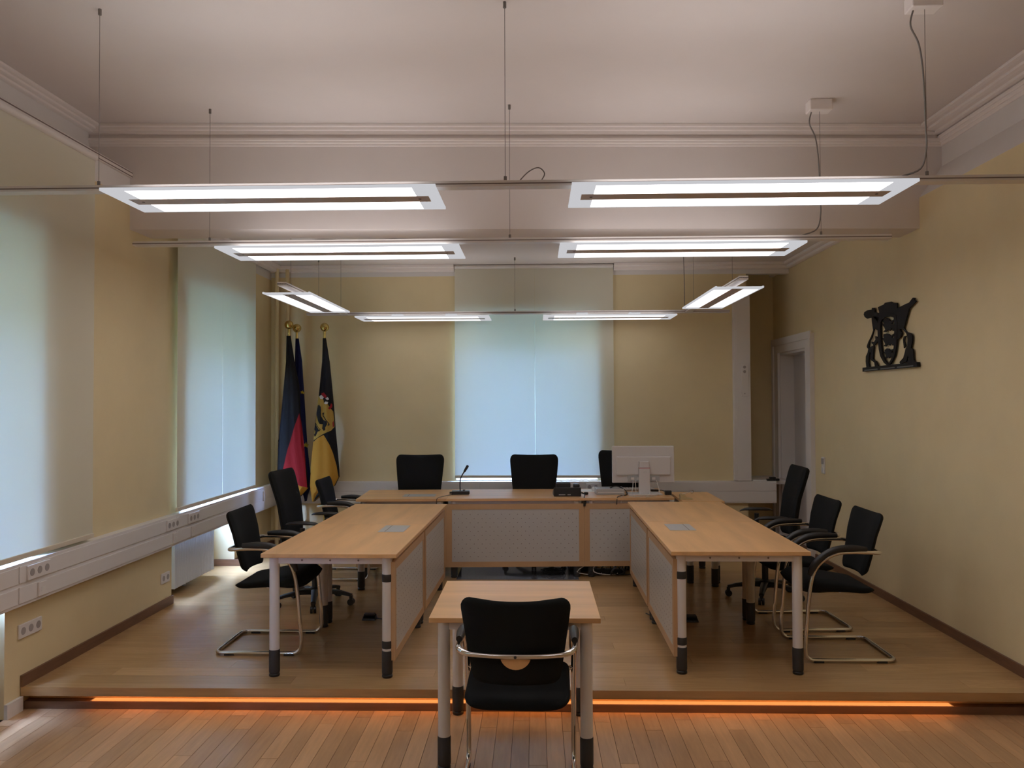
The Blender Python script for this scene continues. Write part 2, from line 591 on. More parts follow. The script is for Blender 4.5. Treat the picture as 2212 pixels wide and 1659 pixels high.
# unseen trees added outside the windows to keep low sky off upper blinds
bm = bmesh.new()
for (ax, ay), (bx, by) in (((-9.5, -12), (-9.5, 17)), ((-9.5, 17), (12, 17))):
    n, k = 60, 22
    grid = []
    for i in range(n + 1):
        for j in range(k + 1):
            u, z = i / n, -3 + 10.5 * j / k
            px, py = ax + (bx - ax) * u, ay + (by - ay) * u
            d_ = 1.1 * math.sin(u * 40) * math.sin(j * .9 + u * 9) + rng.uniform(-.3, .3)
            top = (j / k) ** 3 * 1.2 * math.sin(u * 25 + 1)
            nx, ny = (1, 0) if ax == bx else (0, -1)
            grid.append(bm.verts.new((px + nx * d_, py + ny * d_, z + top)))
    for i in range(n):
        for j in range(k):
            a = i * (k + 1) + j
            bm.faces.new((grid[a], grid[a + k + 1], grid[a + k + 2], grid[a + 1]))
me = bpy.data.meshes.new('tree_belt')
bm.to_mesh(me)
bm.free()
me.materials.append(mat('foliage', (0.05, 0.065, 0.035), 0.9, var=0.4, vscale=1.5))
o = bpy.data.objects.new('tree_belt', me)
C.objects.link(o)
tag(o, 'dense unseen green trees shading the windows from low sky', 'trees', kind='stuff')


# ---- windows
def window(name, c, width, vert_axis, label):
    """c = (x, y) at the glass plane; vert_axis 'x' -> glass faces +-X, 'y' -> faces +-Y"""
    def B(a0, a1, d0, d1, z0, z1):
        if vert_axis == 'x':
            return (c[0] + d0, c[0] + d1, c[1] + a0, c[1] + a1, z0, z1)
        return (c[0] + a0, c[0] + a1, c[1] + d0, c[1] + d1, z0, z1)
    h = width / 2
    z0, z1 = .735, 2.60
    f = M()
    for a0, a1, b0, b1 in ((-h, -h + .06, z0, z1), (h - .06, h, z0, z1), (-.04, .04, z0, z1), (-h, h, z0, z0 + .07), (-h, h, z1 - .06, z1)):
        f.box(*B(a0, a1, -.03, .03, b0, b1))
    o = struct(name, f, MT['white'], label=label, cat='window')
    for s in (-1, 1):
        a0, a1 = (-h + .06, -.04) if s < 0 else (.04, h - .06)
        M().box(*B(a0, a1, -.004, .004, z0 + .07, z1 - .06)).build('pane', MT['glass'], o)
    return o


window('window_1', (-3.36, 0.2), 1.6, 'x', 'white casement window behind the viewer')
window('window_2', (-3.36, 3.9), 1.6, 'x', 'white casement window behind the blind nearest the step')
window('window_3', (-3.36, 7.52), 1.6, 'x', 'white casement window beside the flags')
window('window_4', (-0.1025, 9.56), 1.565, 'y', 'white casement window in the end wall')


# ---- roller blinds
def blind(label, p0, p1, z0, z1, facing, group=None):
    """fabric between ground points p0, p1 ; facing = inward normal"""
    P0, P1 = Vector((*p0, 0)), Vector((*p1, 0))
    L = (P1 - P0).length
    ang = math.atan2(P1.y - P0.y, P1.x - P0.x)
    t = thing('roller_blind', label, 'blind', (P0.x, P0.y, z0), ang, group)
    rbox(0, L, -.0006, .0006, .028, z1 - z0).build('fabric', MT['blind'], t)
    rbox(-.002, L + .002, -.010, .010, 0, .030).build('bottom_bar', MT['blindbar'], t, bevel=.003)
    M().cyl((0, 0, z1 - z0), (L, 0, z1 - z0), .022, n=14).build('roller', MT['trunk'], t, smooth=True)


XB = WL + .06
blind('pale roller blind beside the step with a wide unlit edge', (XB, 3.38), (XB, 5.265), .735, 3.19, None)
blind('pale roller blind on the window wall behind the viewer', (XB, -0.8), (XB, 1.1), .735, 3.19, None)
blind('glowing roller blind with a shaded edge above the radiator niche', (XB, 6.515), (XB, 7.472), .735, 3.03, None)
blind('glowing roller blind next to the flag corner', (XB, 7.475), (XB, 8.36), .735, 3.03, None)
blind('pale blue glowing roller blind behind the microphone', (-0.893, YB - .045), (-0.0065, YB - .045), .755, 3.095, None)
blind('pale blue glowing roller blind behind the monitor, shaded along one edge', (-0.0055, YB - .045), (0.862, YB - .045), .755, 3.095, None)
t = thing('curtain_rail', 'double grooved rail along the top of the window wall', 'rail', (WL, 2.0, 3.215))
M().box(.0, .018, -4.0, 3.93, 0, .045).build('rail_body', MT['ceil'], t)
M().box(.017, .019, -4.0, 3.93, .006, .013).box(.017, .019, -4.0, 3.93, .032, .04).build('groove', MT['dots'], t)

# ---- door
struct('trim_11', rbox(WR - .005, 3.2, 8.58, 9.58, -.06, 0.004), MT['wooddk'], label='dark oak door threshold', cat='threshold')
d = thing('door_1', 'grey white door in a moulded white frame beside the swivel chair', 'door', (WR, 9.08, 0))
d['kind'] = 'structure'
cas = M()
for y0, y1, z0, z1 in ((-.68, -.48, 0, 2.28), (.48, .68, 0, 2.28), (-.48, .48, 2.14, 2.28)):
    cas.box(-.03, 0, y0, y1, z0, z1)
for y0, y1, z0, z1 in ((-.681, -.62, 0, 2.225), (.62, .681, 0, 2.225), (-.69, .69, 2.225, 2.30)):
    cas.box(-.045, -.03, y0, y1, z0, z1)
cas.build('frame', MT['white'], d)
M().box(-.002, .18, -.481, -.462, 0, 2.135).box(-.002, .18, .462, .481, 0, 2.135).box(-.002, .18, -.462, .462, 2.115, 2.141).build('reveal', MT['white'], d)
lf = rbox(.15, .19, -.462, .462, 0.005, 2.115).build('leaf', MT['door'], d)
M().tube([(.15, -.42, 1.03), (.10, -.42, 1.03), (.10, -.30, 1.03)], .009).build('handle', MT['alu'], lf, smooth=True)

# ---- heating pipes in the corner
for k, (px, py) in enumerate(((-2.87, 9.12), (-2.765, 9.155))):
    t = thing('heating_pipe', ('cream painted heating pipe nearest the corner' if k == 0 else 'cream painted heating pipe just behind the flag pole tops'), 'pipe', (px, py, 0))
    M().cyl((0, 0, 0), (0, 0, 3.1), .022, n=14).build('pipe', MT['yellow'] if k == 0 else MT['yellow'], t, smooth=True)
    M().lathe([(.034, 0), (.036, .006), (.024, .012)]).build('collar', MT['trunk'], t, smooth=True)


# ---- radiators
def radiator(label, y0, y1, x0=-3.20, x1=-2.98, z0=.06, z1=.60, axis='x'):
    if axis == 'x':
        t = thing('radiator', label, 'radiator', ((x0 + x1) / 2, (y0 + y1) / 2, 0))
        L, D = y1 - y0, x1 - x0
        fx = lambda a, b, c, d_, e, f_: (c, d_, a, b, e, f_)
    else:
        t = thing('radiator', label, 'radiator', ((x0 + x1) / 2, (y0 + y1) / 2, 0))
        L, D = x1 - x0, y1 - y0
        fx = lambda a, b, c, d_, e, f_: (a, b, c, d_, e, f_)
    M().box(*fx(-L / 2, L / 2, -D / 2 + .02, D / 2 - .02, z0 + .03, z1 - .02)).build('core', MT['rad'], t)
    n = int(L / .034)
    rib = M()
    for i in range(n):
        a = -L / 2 + (i + .5) * L / n
        rib.box(*fx(a - .0155, a + .0155, -D / 2, D / 2, z0, z1 - .01))
    tag(rib.build('ribs', MT['rad'], t, bevel=.004), kind='stuff')
    M().box(*fx(-L / 2, L / 2, -D / 2, D / 2, z1 - .01, z1)).build('grille', MT['rad'], t)
    M().box(*fx(-L / 2 - .006, -L / 2, -D / 2, D / 2, z0, z1)).build('side_panel', MT['rad'], t)
    M().box(*fx(L / 2, L / 2 + .006, -D / 2, D / 2, z0, z1)).build('side_panel', MT['rad'], t)
    M().cyl((0, 0, 0), (0, 0, z0 + .05), .02).build('foot', MT['rad'], t)


radiator('white ribbed radiator in the wall niche under the bright blind', 6.80, 7.62, x0=-3.19, x1=-2.985)
radiator('white radiator at the picture edge under the nearest blind', 3.0, 4.42, x0=-3.19, x1=-2.985)
radiator('white radiator under the middle window behind the desks', YB + .03, YB + .22, x0=-.85, x1=.58, axis='y')


# ---- trunking
def socket_plate(parent, c, n, w_, h_, normal, kind='socket'):
    """plate centred at c, facing normal ('x' +X, 'X' -X, 'Y' -Y), n inserts along the wall"""
    def B(a0, a1, d0, d1, z0, z1):
        if normal == 'x':
            return (c[0] + d0, c[0] + d1, c[1] + a0, c[1] + a1, c[2] + z0, c[2] + z1)
        if normal == 'X':
            return (c[0] - d1, c[0] - d0, c[1] + a0, c[1] + a1, c[2] + z0, c[2] + z1)
        return (c[0] + a0, c[0] + a1, c[1] - d1, c[1] - d0, c[2] + z0, c[2] + z1)
    pl = M().box(*B(-w_ / 2, w_ / 2, 0, .012, -h_ / 2, h_ / 2)).build('socket_plate', MT['trunk'], parent, bevel=.003)
    for i in range(n):
        a = (i - (n - 1) / 2) * w_ / n
        r = min(w_ / n, h_) * .30
        if normal == 'Y':
            p0, p1 = (c[0] + a, c[1] - .010, c[2]), (c[0] + a, c[1] - .0135, c[2])
        else:
            sg = 1 if normal == 'x' else -1
            p0, p1 = (c[0] + sg * .010, c[1] + a, c[2]), (c[0] + sg * .0135, c[1] + a, c[2])
        if kind == 'socket':
            M().cyl(p0, p1, r, n=16).build('socket_insert', MT['socket'], pl, smooth=True)
        else:
            M().box(*B(a - .018, a + .018, .010, .015, -.012, .012)).build('data_port', MT['paper'], pl)
    return pl


t = thing('cable_trunking', 'long white cable trunking with sockets along the window wall', 'trunking', (WL, 4.5, .475))
YT0, YT1 = -4.4, 4.68
XT = .07
rbox(0, XT - .006, YT0, YT1, 0, .24).build('trunk_body', MT['trunk'], t, bevel=.003)
for z0, z1 in ((.018, .108), (.13, .222)):
    for y0, y1 in ((-4.4, -.01), (0.0, 1.99), (2.0, 4.675)):
        rbox(XT - .006, XT, y0, y1 - .004, z0, z1).build('lid', MT['trunk'], t, bevel=.0015)
for yc in (.165, 1.91, 2.31):
    socket_plate(t, (XT, yc, .176), 3, .21, .082, 'x')
for yc in (.20, 1.96, 2.30):
    socket_plate(t, (XT, yc, .063), 1, .075, .08, 'x', 'data')
rbox(XT, XT + .012, 4.06, 4.10, .10, .20).build('joint_cover', MT['trunk'], t)

t = thing('cable_trunking', 'white cable trunking along the end wall behind the desks', 'trunking', (0, YB, .48))
rbox(-2.95, 2.62, -XT + .006, 0, 0, .24).build('trunk_body', MT['trunk'], t, bevel=.003)
for z0, z1 in ((.012, .122), (.132, .228)):
    for x0, x1 in ((-2.95, -.62), (-.615, 1.2), (1.205, 2.62)):
        rbox(x0, x1, -XT, -XT + .006, z0, z1).build('lid', MT['trunk'], t, bevel=.0015)
rbox(2.33, 2.79, 0, .61, .20, .24).build('ledge_board', MT['trunk'], t)
socket_plate(t, (.62, -XT, .18), 2, .14, .075, 'Y')
socket_plate(t, (.40, -XT, .18), 1, .07, .075, 'Y', 'data')

for (y, z, n, lab) in ((4.70, .313, 3, 'white triple wall socket below the trunking near the step'), (6.435, .232, 2, 'white double wall socket below the trunking by the radiator niche')):
    t = thing('wall_socket', lab, 'socket', (WL, y, z))
    socket_plate(t, (0, 0, 0), n, .071 * n, .08, 'x')

t = thing('cable_channel', 'white vertical cable channel with a control plate on the end wall', 'channel', (2.26, YB, .725))
rbox(-.09, .09, -.075, 0, 0, 2.05).build('channel_body', MT['trunk'], t, bevel=.004)
rbox(-.055, .088, -.079, -.075, .0, 2.04).build('cover', MT['trunk'], t)
pl = rbox(-.015, .062, -.090, -.079, .92, 1.28).build('control_plate', MT['white'], t, bevel=.002)
for z in (1.24, 1.19):
    M().cyl((.022, -.0895, z), (.022, -.092, z), .016).build('socket_insert', MT['socket'], pl, smooth=True)
for z in (1.11, 1.02):
    rbox(.005, .04, -.092, -.0895, z - .02, z + .02).build('button', MT['trunk'], pl)
M().cyl((.022, -.0895, .95), (.022, -.093, .95), .006).build('indicator', MT['socket'], pl)

t = thing('light_switch', 'narrow white light switch beside the door frame', 'switch', (WR, 8.155, .965))
rbox(-.012, 0, -.04, .04, -.08, .08).build('switch_plate', MT['trunk'], t, bevel=.003)
rbox(-.018, -.012, -.028, .028, .012, .068).build('rocker', MT['socket'], t)
rbox(-.018, -.012, -.028, .028, -.068, -.012).build('rocker', MT['trunk'], t)

# ---- coat of arms on the wall
EMB = {
    'base_bar': [(7.1, 1.873), (6.101, 1.873), (6.092, 1.838), (7.101, 1.839)],
    'crown': [(6.79, 2.351), (6.671, 2.36), (6.654, 2.37), (6.541, 2.366), (6.509, 2.353), (6.431, 2.343), (6.432, 2.312), (6.445, 2.25), (6.554, 2.28), (6.696, 2.291), (6.765, 2.255), (6.798, 2.278), (6.763, 2.307)],
    'stag_head': [(7.079, 2.322), (7.066, 2.34), (7.01, 2.349), (6.913, 2.345), (6.907, 2.359), (6.86, 2.354), (6.849, 2.317), (6.786, 2.303), (6.811, 2.231), (6.834, 2.262), (6.868, 2.27), (6.874, 2.285), (6.939, 2.28), (7.012, 2.28), (7.061, 2.3)],
    'stag_body': [(6.916, 2.285), (6.81, 2.275), (6.786, 2.181), (6.808, 2.166), (6.859, 2.185), (6.884, 2.156), (6.915, 2.115), (6.958, 2.089), (6.981, 2.052), (6.982, 2.02), (7.02, 2.037), (7.026, 2.05), (6.988, 2.087), (6.932, 2.126), (6.889, 2.171), (6.911, 2.241)],
    'stag_foreleg': [(6.85, 2.12), (6.815, 2.112), (6.78, 2.086), (6.817, 2.069), (6.852, 2.05), (6.876, 2.045), (6.922, 2.067), (6.922, 2.079), (6.877, 2.074), (6.845, 2.091)],
    'stag_hind_leg': [(6.99, 2.032), (6.899, 2.046), (6.873, 2.052), (6.895, 1.993), (6.903, 1.935), (6.834, 1.913), (6.798, 1.87), (6.864, 1.87), (6.875, 1.905), (6.953, 1.933), (6.951, 1.996), (6.973, 1.988), (6.986, 1.954), (6.992, 1.911), (6.971, 1.87), (7.038, 1.87), (7.051, 1.923), (7.045, 1.967), (7.009, 1.995)],
    'griffin': [(6.443, 2.3), (6.366, 2.309), (6.267, 2.319), (6.228, 2.321), (6.179, 2.344), (6.165, 2.35), (6.137, 2.345), (6.142, 2.33), (6.114, 2.318), (6.152, 2.301), (6.229, 2.276), (6.249, 2.247), (6.28, 2.206), (6.306, 2.165), (6.322, 2.14), (6.273, 2.105), (6.206, 2.09), (6.183, 2.067), (6.189, 2.024), (6.21, 1.982), (6.177, 1.971), (6.17, 1.893), (6.138, 1.87), (6.261, 1.872), (6.281, 1.881), (6.246, 1.901), (6.26, 1.928), (6.285, 1.886), (6.39, 1.87), (6.405, 1.887), (6.339, 1.915), (6.313, 1.953), (6.297, 1.983), (6.267, 2.003), (6.26, 2.055), (6.283, 2.097), (6.342, 2.133), (6.397, 2.137), (6.353, 2.107), (6.384, 2.074), (6.445, 2.06), (6.445, 2.15), (6.45, 2.241)],
    'griffin_leg': [(6.339, 2.053), (6.324, 2.078), (6.286, 2.079), (6.306, 2.063), (6.313, 2.042), (6.294, 2.001), (6.325, 1.987)],
}
RING_O = [(6.788, 2.229), (6.764, 2.274), (6.696, 2.291), (6.554, 2.28), (6.45, 2.251), (6.431, 2.195), (6.439, 2.105), (6.452, 2.016), (6.475, 1.959), (6.513, 1.911), (6.567, 1.877), (6.627, 1.872), (6.687, 1.896), (6.752, 1.951), (6.779, 2.01), (6.793, 2.087), (6.799, 2.182)]
RING_I = [(6.741, 2.22), (6.708, 2.245), (6.647, 2.256), (6.555, 2.253), (6.492, 2.237), (6.48, 2.199), (6.486, 2.109), (6.496, 2.019), (6.511, 1.965), (6.544, 1.921), (6.588, 1.891), (6.615, 1.886), (6.658, 1.911), (6.707, 1.956), (6.727, 2.011), (6.74, 2.083), (6.745, 2.178)]
LIONS = [[(6.692, 2.239), (6.631, 2.249), (6.588, 2.237), (6.556, 2.211), (6.487, 2.225), (6.484, 2.211), (6.546, 2.197), (6.485, 2.177), (6.487, 2.136), (6.516, 2.134), (6.537, 2.159), (6.569, 2.139), (6.601, 2.151), (6.646, 2.136), (6.695, 2.143), (6.656, 2.156), (6.672, 2.176), (6.71, 2.203), (6.721, 2.213), (6.676, 2.204), (6.698, 2.225)],
         [(6.69, 2.123), (6.629, 2.125), (6.592, 2.118), (6.56, 2.099), (6.496, 2.114), (6.491, 2.103), (6.544, 2.086), (6.49, 2.068), (6.496, 2.026), (6.525, 2.021), (6.546, 2.041), (6.573, 2.024), (6.61, 2.038), (6.649, 2.022), (6.693, 2.028), (6.66, 2.042), (6.676, 2.059), (6.714, 2.09), (6.713, 2.097), (6.675, 2.089), (6.693, 2.107)],
         [(6.678, 1.994), (6.633, 2.007), (6.595, 2.003), (6.569, 1.985), (6.51, 1.997), (6.505, 1.988), (6.553, 1.972), (6.501, 1.96), (6.512, 1.933), (6.544, 1.924), (6.56, 1.938), (6.587, 1.926), (6.614, 1.934), (6.647, 1.926), (6.674, 1.931), (6.646, 1.943), (6.662, 1.96), (6.695, 1.981), (6.692, 1.986), (6.662, 1.98)]]
EY, EZ = 6.6, 1.84
t = thing('coat_of_arms', 'black iron coat of arms with stag, griffin and three lions on the wall', 'coat of arms', (WR, EY, EZ))
ef = lambda a, b, tt: (tt, a - EY, b - EZ)
for k, poly in EMB.items():
    dep = (-.030, -.006) if k == 'base_bar' else (-.022, -.013)
    M().prism(poly, ef, *dep).build(k, MT['iron'], t)
M().ring(RING_O, RING_I, ef, -.024, -.012).build('shield_rim', MT['iron'], t)
for L_ in LIONS:
    M().prism(L_, ef, -.021, -.014).build('lion', MT['iron'], t)
for a0, a1 in ((7.057, 6.789), (6.733, 6.468), (6.427, 6.153)):
    M().prism([(a0, 1.853), (a1, 1.853), (a1, 1.843), (a0, 1.843)], ef, -.0315, -.0295).build('bar_inlay', MT['ironin'], t)
M().cyl((-.012, 6.62 - EY, 2.2 - EZ), (0, 6.62 - EY, 2.2 - EZ), .006).cyl((-.012, 6.9 - EY, 1.856 - EZ), (0, 6.9 - EY, 1.856 - EZ), .006).cyl((-.012, 6.3 - EY, 1.856 - EZ), (0, 6.3 - EY, 1.856 - EZ), .006).build('wall_fixing', MT['iron'], t)


# ------------------------------------------------------------------ pendant lights
def luminaire(parent, c, L, W, axis, z, back=False):
    """flat direct/indirect luminaire; c=(x,y) centre, axis 'x' or 'y' = long direction"""
    def B(a0, a1, b0, b1, z0, z1):
        if axis == 'x':
            return (c[0] + a0, c[0] + a1, c[1] + b0, c[1] + b1, z + z0, z + z1)
        return (c[0] + b0, c[0] + b1, c[1] + a0, c[1] + a1, z + z0, z + z1)
    h, q = L / 2, W / 2
    e, ch = .085, W * .118
    fr = M()
    fr.box(*B(-h, h, -q, -q + .012, 0, .014)).box(*B(-h, h, q - .012, q, 0, .014))
    fr.box(*B(-h, -h + e + .03, -q + .012, q - .012, 0, .010)).box(*B(h - e - .03, h, -q + .012, q - .012, 0, .010))
    o = fr.build('luminaire_frame', MT['lampw'], parent)
    for s in (-1, 1):
        b0, b1 = sorted((s * (q - .012), s * ch))
        lamp = M()
        lamp.box(*B(-h + e + .03, h - e - .03, b0, b1, .0005, .006))
        lamp.build('light_diffuser', MT['lampback'] if back else MT['lampon'] if s < 0 else MT['lampdim'], o)
    M().box(*B(-h + e - .03, h - e + .03, -ch, ch, -.001, .012)).build('louvre_channel', MT['lampd'], o)
    for a in (-h + e + .02, h - e - .02):
        M().cyl((c[0] + (a if axis == 'x' else 0), c[1] + (0 if axis == 'x' else a), z - .002), (c[0] + (a if axis == 'x' else 0), c[1] + (0 if axis == 'x' else a), z), .008, n=10).build('screw', MT['rubber'], o)
    up = M()
    for s in (-1, 1):
        b0, b1 = sorted((s * (q - .05), s * (ch + .03)))
        up.box(*B(-h + e, h - e, b0, b1, .016, .020))
    up.build('uplight', MT['lampupback'] if back else MT['lampup'], o)
    M().box(*B(-h + .35, -h + .47, -.035, .035, .014, .055)).box(*B(h - .47, h - .35, -.035, .035, .014, .055)).build('bracket', MT['lampw'], o)
    return o


def rail(parent, a0, a1, b, z, axis, w_=.07, h_=.03):
    if axis == 'x':
        m_ = M().box(a0, a1, b - w_ / 2, b + w_ / 2, z, z + h_)
        g = M().box(a0, a1, b - w_ / 2 - .001, b - w_ / 2 + .004, z + .011, z + .017)
    else:
        m_ = M().box(b - w_ / 2, b + w_ / 2, a0, a1, z, z + h_)
        g = M().box(b - w_ / 2 - .001, b + w_ / 2 + .001, a0, a1, z + .011, z + .017)
    o = m_.build('rail', MT['alu'], parent, bevel=.002)
    g.build('groove', MT['dots'], o)
    return o


def wire(parent, x, y, z0, z1):
    o = M().cyl((x, y, z0), (x, y, z1), .0016, n=6).build('suspension_wire', MT['cable'], parent)
    M().cyl((x, y, z1 - .03), (x, y, z1), .0085, n=10).build('ceiling_anchor', MT['cable'], o, smooth=True)
    M().cyl((x, y, z0), (x, y, z0 + .025), .008, n=8).build('rail_clip', MT['cable'], o, smooth=True)


def row(name_label, y, ylum, zl, ends, lums, wires, zc):
    t = thing('pendant_light', name_label, 'lamp', (0, 0, zl))
    rail(t, ends[0], ends[1], y, .05, 'x')
    for x0, x1 in lums:
        luminaire(t, ((x0 + x1) / 2, sum(ylum) / 2), x1 - x0, ylum[1] - ylum[0], 'x', 0)
    for x in wires:
        wire(t, x, y - .01, .08, zc - zl)
    return t


ZL = 2.615
r1 = row('pendant light rail with two lit panels nearest the viewer, running out of the picture', 4.12, (3.89, 4.35), ZL, (-2.76, 2.44), ((-2.085, -.47), (.176, 1.793)), (-2.205, -.146, 1.93), ZC)
r2 = row('pendant light rail with two lit panels hanging in front of the ceiling beam', 5.56, (5.375, 5.87), ZL, (-2.73, 2.36), ((-2.11, -.495), (.162, 1.757)), (-2.21, -.168, 1.905), ZC)
row('added pendant light rail with two lit panels, unseen behind the viewer', 0.85, (.62, 1.08), ZL, (-2.76, 2.44), ((-2.085, -.47), (.176, 1.793)), (-2.205, -.146, 1.93), ZC)  # row added out of view to light the fronts of the table legs
# supply cables with ceiling boxes
for t, x, y in ((r1, 1.93, 4.12), (r2, 1.905, 5.56)):
    zt = ZC - ZL
    pts = smooth_path([(x - .05, y, zt - .07), (x - .065, y, zt - .15), (x - .03, y - .01, zt - .25), (x - .012, y - .012, zt - .40), (x - .004, y - .012, zt - .65), (x - .002, y - .012, .22), (x - .03, y - .012, .12), (x - .12, y, .085)], 5)
    M().tube(pts, .0045, 8).build('supply_cable', MT['cable'], t, smooth=True)
    M().box(x - .075, x + .075, y - .05, y + .05, zt - .075, zt - .001).build('junction_box', MT['moulding'], t, bevel=.006)
M().tube(smooth_path([(-.08, 4.12, .08), (-.03, 4.12, .13), (.02, 4.12, .15), (.05, 4.12, .12), (.03, 4.12, .08)], 5), .003, 6).build('cable_loop', MT['cable'], r1, smooth=True)
for x in (-1.4, -.9):
    M().tube(smooth_path([(x - .2, 5.6, .08), (x - .08, 5.6, .095), (x + .05, 5.6, .092), (x + .14, 5.6, .08)], 4), .004, 6).build('cable_hump', MT['cable'], r2, smooth=True)

ZL3 = 2.475
t = thing('pendant_light', 'u-shaped pendant light of four lit panels above the back desks', 'lamp', (0, 0, ZL3))
rail(t, -2.42, 2.03, 8.72, .045, 'x')
rail(t, 6.50, 8.68, -2.01, .05, 'y')
rail(t, 6.38, 8.68, 1.60, .05, 'y')
for x0, x1 in ((-1.865, -.475), (.082, 1.45)):
    luminaire(t, ((x0 + x1) / 2, 8.72), x1 - x0, .46, 'x', 0, True)
luminaire(t, (-2.005, 7.32), 1.44, .385, 'y', 0, True)
luminaire(t, (1.59, 7.20), 1.46, .375, 'y', 0, True)
for x, y in ((-.213, 8.72), (-2.01, 6.75), (-2.01, 8.5), (1.60, 8.4), (1.60, 6.75), (-2.3, 8.72)):
    wire(t, x, y, .075, ZC2 - ZL3)
M().tube(smooth_path([(1.52, 8.5, ZC2 - ZL3), (1.525, 8.5, .35), (1.53, 8.52, .08)], 4), .004, 6).build('supply_cable', MT['cable'], t, smooth=True)


# ------------------------------------------------------------------ desks
def desk(label, loc, rz, W, D, grain='y', panels=(), bands=(), flap=None, flap_h=True, group='beech desks on the platform', holes=True, z=0.0, legs=None):
    """origin at the front left corner, +x to the side, +y to the back"""
    t = thing('desk', label, 'desk', (loc[0], loc[1], z), rz, group)
    m_ = MT['beech'] if grain == 'y' else MT['beechx']
    tp = rbox(0, W, 0, D, .6965, .72).build('tabletop', m_, t, bevel=.002)
    lx0, lx1, ly0, ly1 = .065, W - .065, .055, D - .055
    for i, (x, y) in enumerate(((lx0, ly0), (lx1, ly0), (lx0, ly1), (lx1, ly1))):
        lg = M().cyl((x, y, .12), (x, y, .69), .029, n=20).build('leg', MT['leg'], t, smooth=True)
        M().lathe([(.030, .022), (.0315, .03), (.0315, .15), (.030, .155)], (x, y, 0), 20).build('leg_sleeve', MT['rubber'], lg, smooth=True)
        M().lathe([(.028, 0), (.031, .004), (.031, .014), (.024, .022)], (x, y, 0), 20).build('leveling_foot', MT['blackp'], lg, smooth=True)
        if i in bands:
            for zb in (.19, .575):
                M().lathe([(.0295, zb - .022), (.0312, zb - .018), (.0312, zb + .018), (.0295, zb + .022)], (x, y, 0), 20).build('clamp_band', MT['rubber'], lg, smooth=True)
    ap = M().box(lx0, lx1, ly0 - .012, ly0 + .012, .655, .694).box(lx0, lx1, ly1 - .012, ly1 + .012, .655, .694)
    ap.box(lx0 - .012, lx0 + .012, ly0, ly1, .655, .694).box(lx1 - .012, lx1 + .012, ly0, ly1, .655, .694)
    a = ap.build('apron_frame', MT['leg'], t)
    if holes:
        for k in (.25, .5, .75):
            x = lx0 + (lx1 - lx0) * k
            M().cyl((x, ly0 - .010, .676), (x, ly0 - .0135, .676), .006, n=10).build('bolt_hole', MT['dots'], a)
    for side in panels:
        # wooden frame with a perforated steel inset, 'R'/'L' = along a long side, 'F' = front
        if side == 'F':
            fn = lambda u, v, d_: (u, .028 - d_, v)
            u0, u1 = .0, W
        elif side == 'R':
            fn = lambda u, v, d_: (W - .035 + d_, u, v)
            u0, u1 = .04, D - .003
        else:
            fn = lambda u, v, d_: (.035 - d_, u, v)
            u0, u1 = .04, D - .003
        z0, z1 = .10, .668
        fw = .048
        po = [(u0, z0), (u1, z0), (u1, z1), (u0, z1)]
        pi_ = [(u0 + fw, z0 + fw), (u1 - fw, z0 + fw), (u1 - fw, z1 - fw), (u0 + fw, z1 - fw)]
        pn = M().ring(po, pi_, fn, -.010, .018).build('modesty_panel', MT['beechedge'], t)
        M().prism(pi_, fn, -.006, .014).build('steel_inset', MT['panel'], pn)
        hol = M()
        gx = .0715 if side == 'F' else .072
        nx = int((u1 - u0 - 2 * fw - .06) / gx) + 1
        ox = (u0 + u1) / 2 - (nx - .5) * gx / 2 + gx * .0
        for r_ in range(11):
            zz = z0 + fw + .045 + r_ * (z1 - z0 - 2 * fw - .09) / 10
            for c_ in range(nx):
                uu = ox + c_ * gx + (gx / 2 if r_ % 2 else 0) - gx * .0
                if u0 + fw + .02 < uu < u1 - fw - .02:
                    hol.prism([(uu + 0.0040 * math.cos(k * PI / 3), zz + 0.0040 * math.sin(k * PI / 3)) for k in range(6)], fn, .0141, .0146)
        tag(hol.build('perforation', MT['dots'], pn), kind='stuff')
    if flap:
        x0, x1, y0, y1 = flap
        fl_ = rbox(x0, x1, y0, y1, .7201, .7225).build('cable_flap', MT['flap'], tp, bevel=.0008)
        if flap_h:
            rbox(x0 + .045, x0 + .049, y0 + .004, y1 - .004, .7224, .7230).build('flap_gap', MT['dots'], fl_)
        else:
            rbox(x1 - .049, x1 - .045, y0 + .004, y1 - .004, .7224, .7230).build('flap_gap', MT['dots'], fl_)
    return t


def rot2(p, o, a):
    c, s = math.cos(a), math.sin(a)
    return (o[0] + c * (p[0]) - s * (p[1]), o[1] + s * (p[0]) + c * (p[1]))


aL = -math.radians(1.0)
oL = (-1.600, 4.785)
desk('beech desk near the step on the window side with a grey cable flap', oL, aL, .795, 1.17, panels=('R',), bands=(1,), flap=(.515, .69, .81, 1.10))
desk('beech desk on the window side, adjoining the back row', rot2((0, 1.172), oL, aL), aL, .795, 1.17, panels=('R',), bands=(1,), holes=False)
aR = -math.radians(.3)
oR = (.785, 4.870)
desk('beech desk near the step on the coat of arms side with a grey cable flap', oR, aR, .805, 1.20, panels=('L',), bands=(0,), flap=(.118, .295, .79, 1.075), flap_h=False)
desk('beech desk on the coat of arms side, adjoining the back row', rot2((0, 1.203), oR, aR), aR, .805, 1.20, panels=('L',), bands=(0,), holes=False)
aB = math.radians(2.2)
oB = (-1.632, 7.478)
desk('beech back row desk in front of the flags with a grey cable flap', oB, aB, .82, .80, 'x', panels=('F',), flap=(.40, .70, .175, .375), holes=False)
desk('long beech middle desk of the back row under the microphone', rot2((.821, 0), oB, aB), aB, 1.25, .80, 'x', panels=('F',), holes=False)
desk('beech back row desk carrying the white monitor', rot2((2.072, 0), oB, aB), aB, .82, .80, 'x', panels=('F',), holes=False)
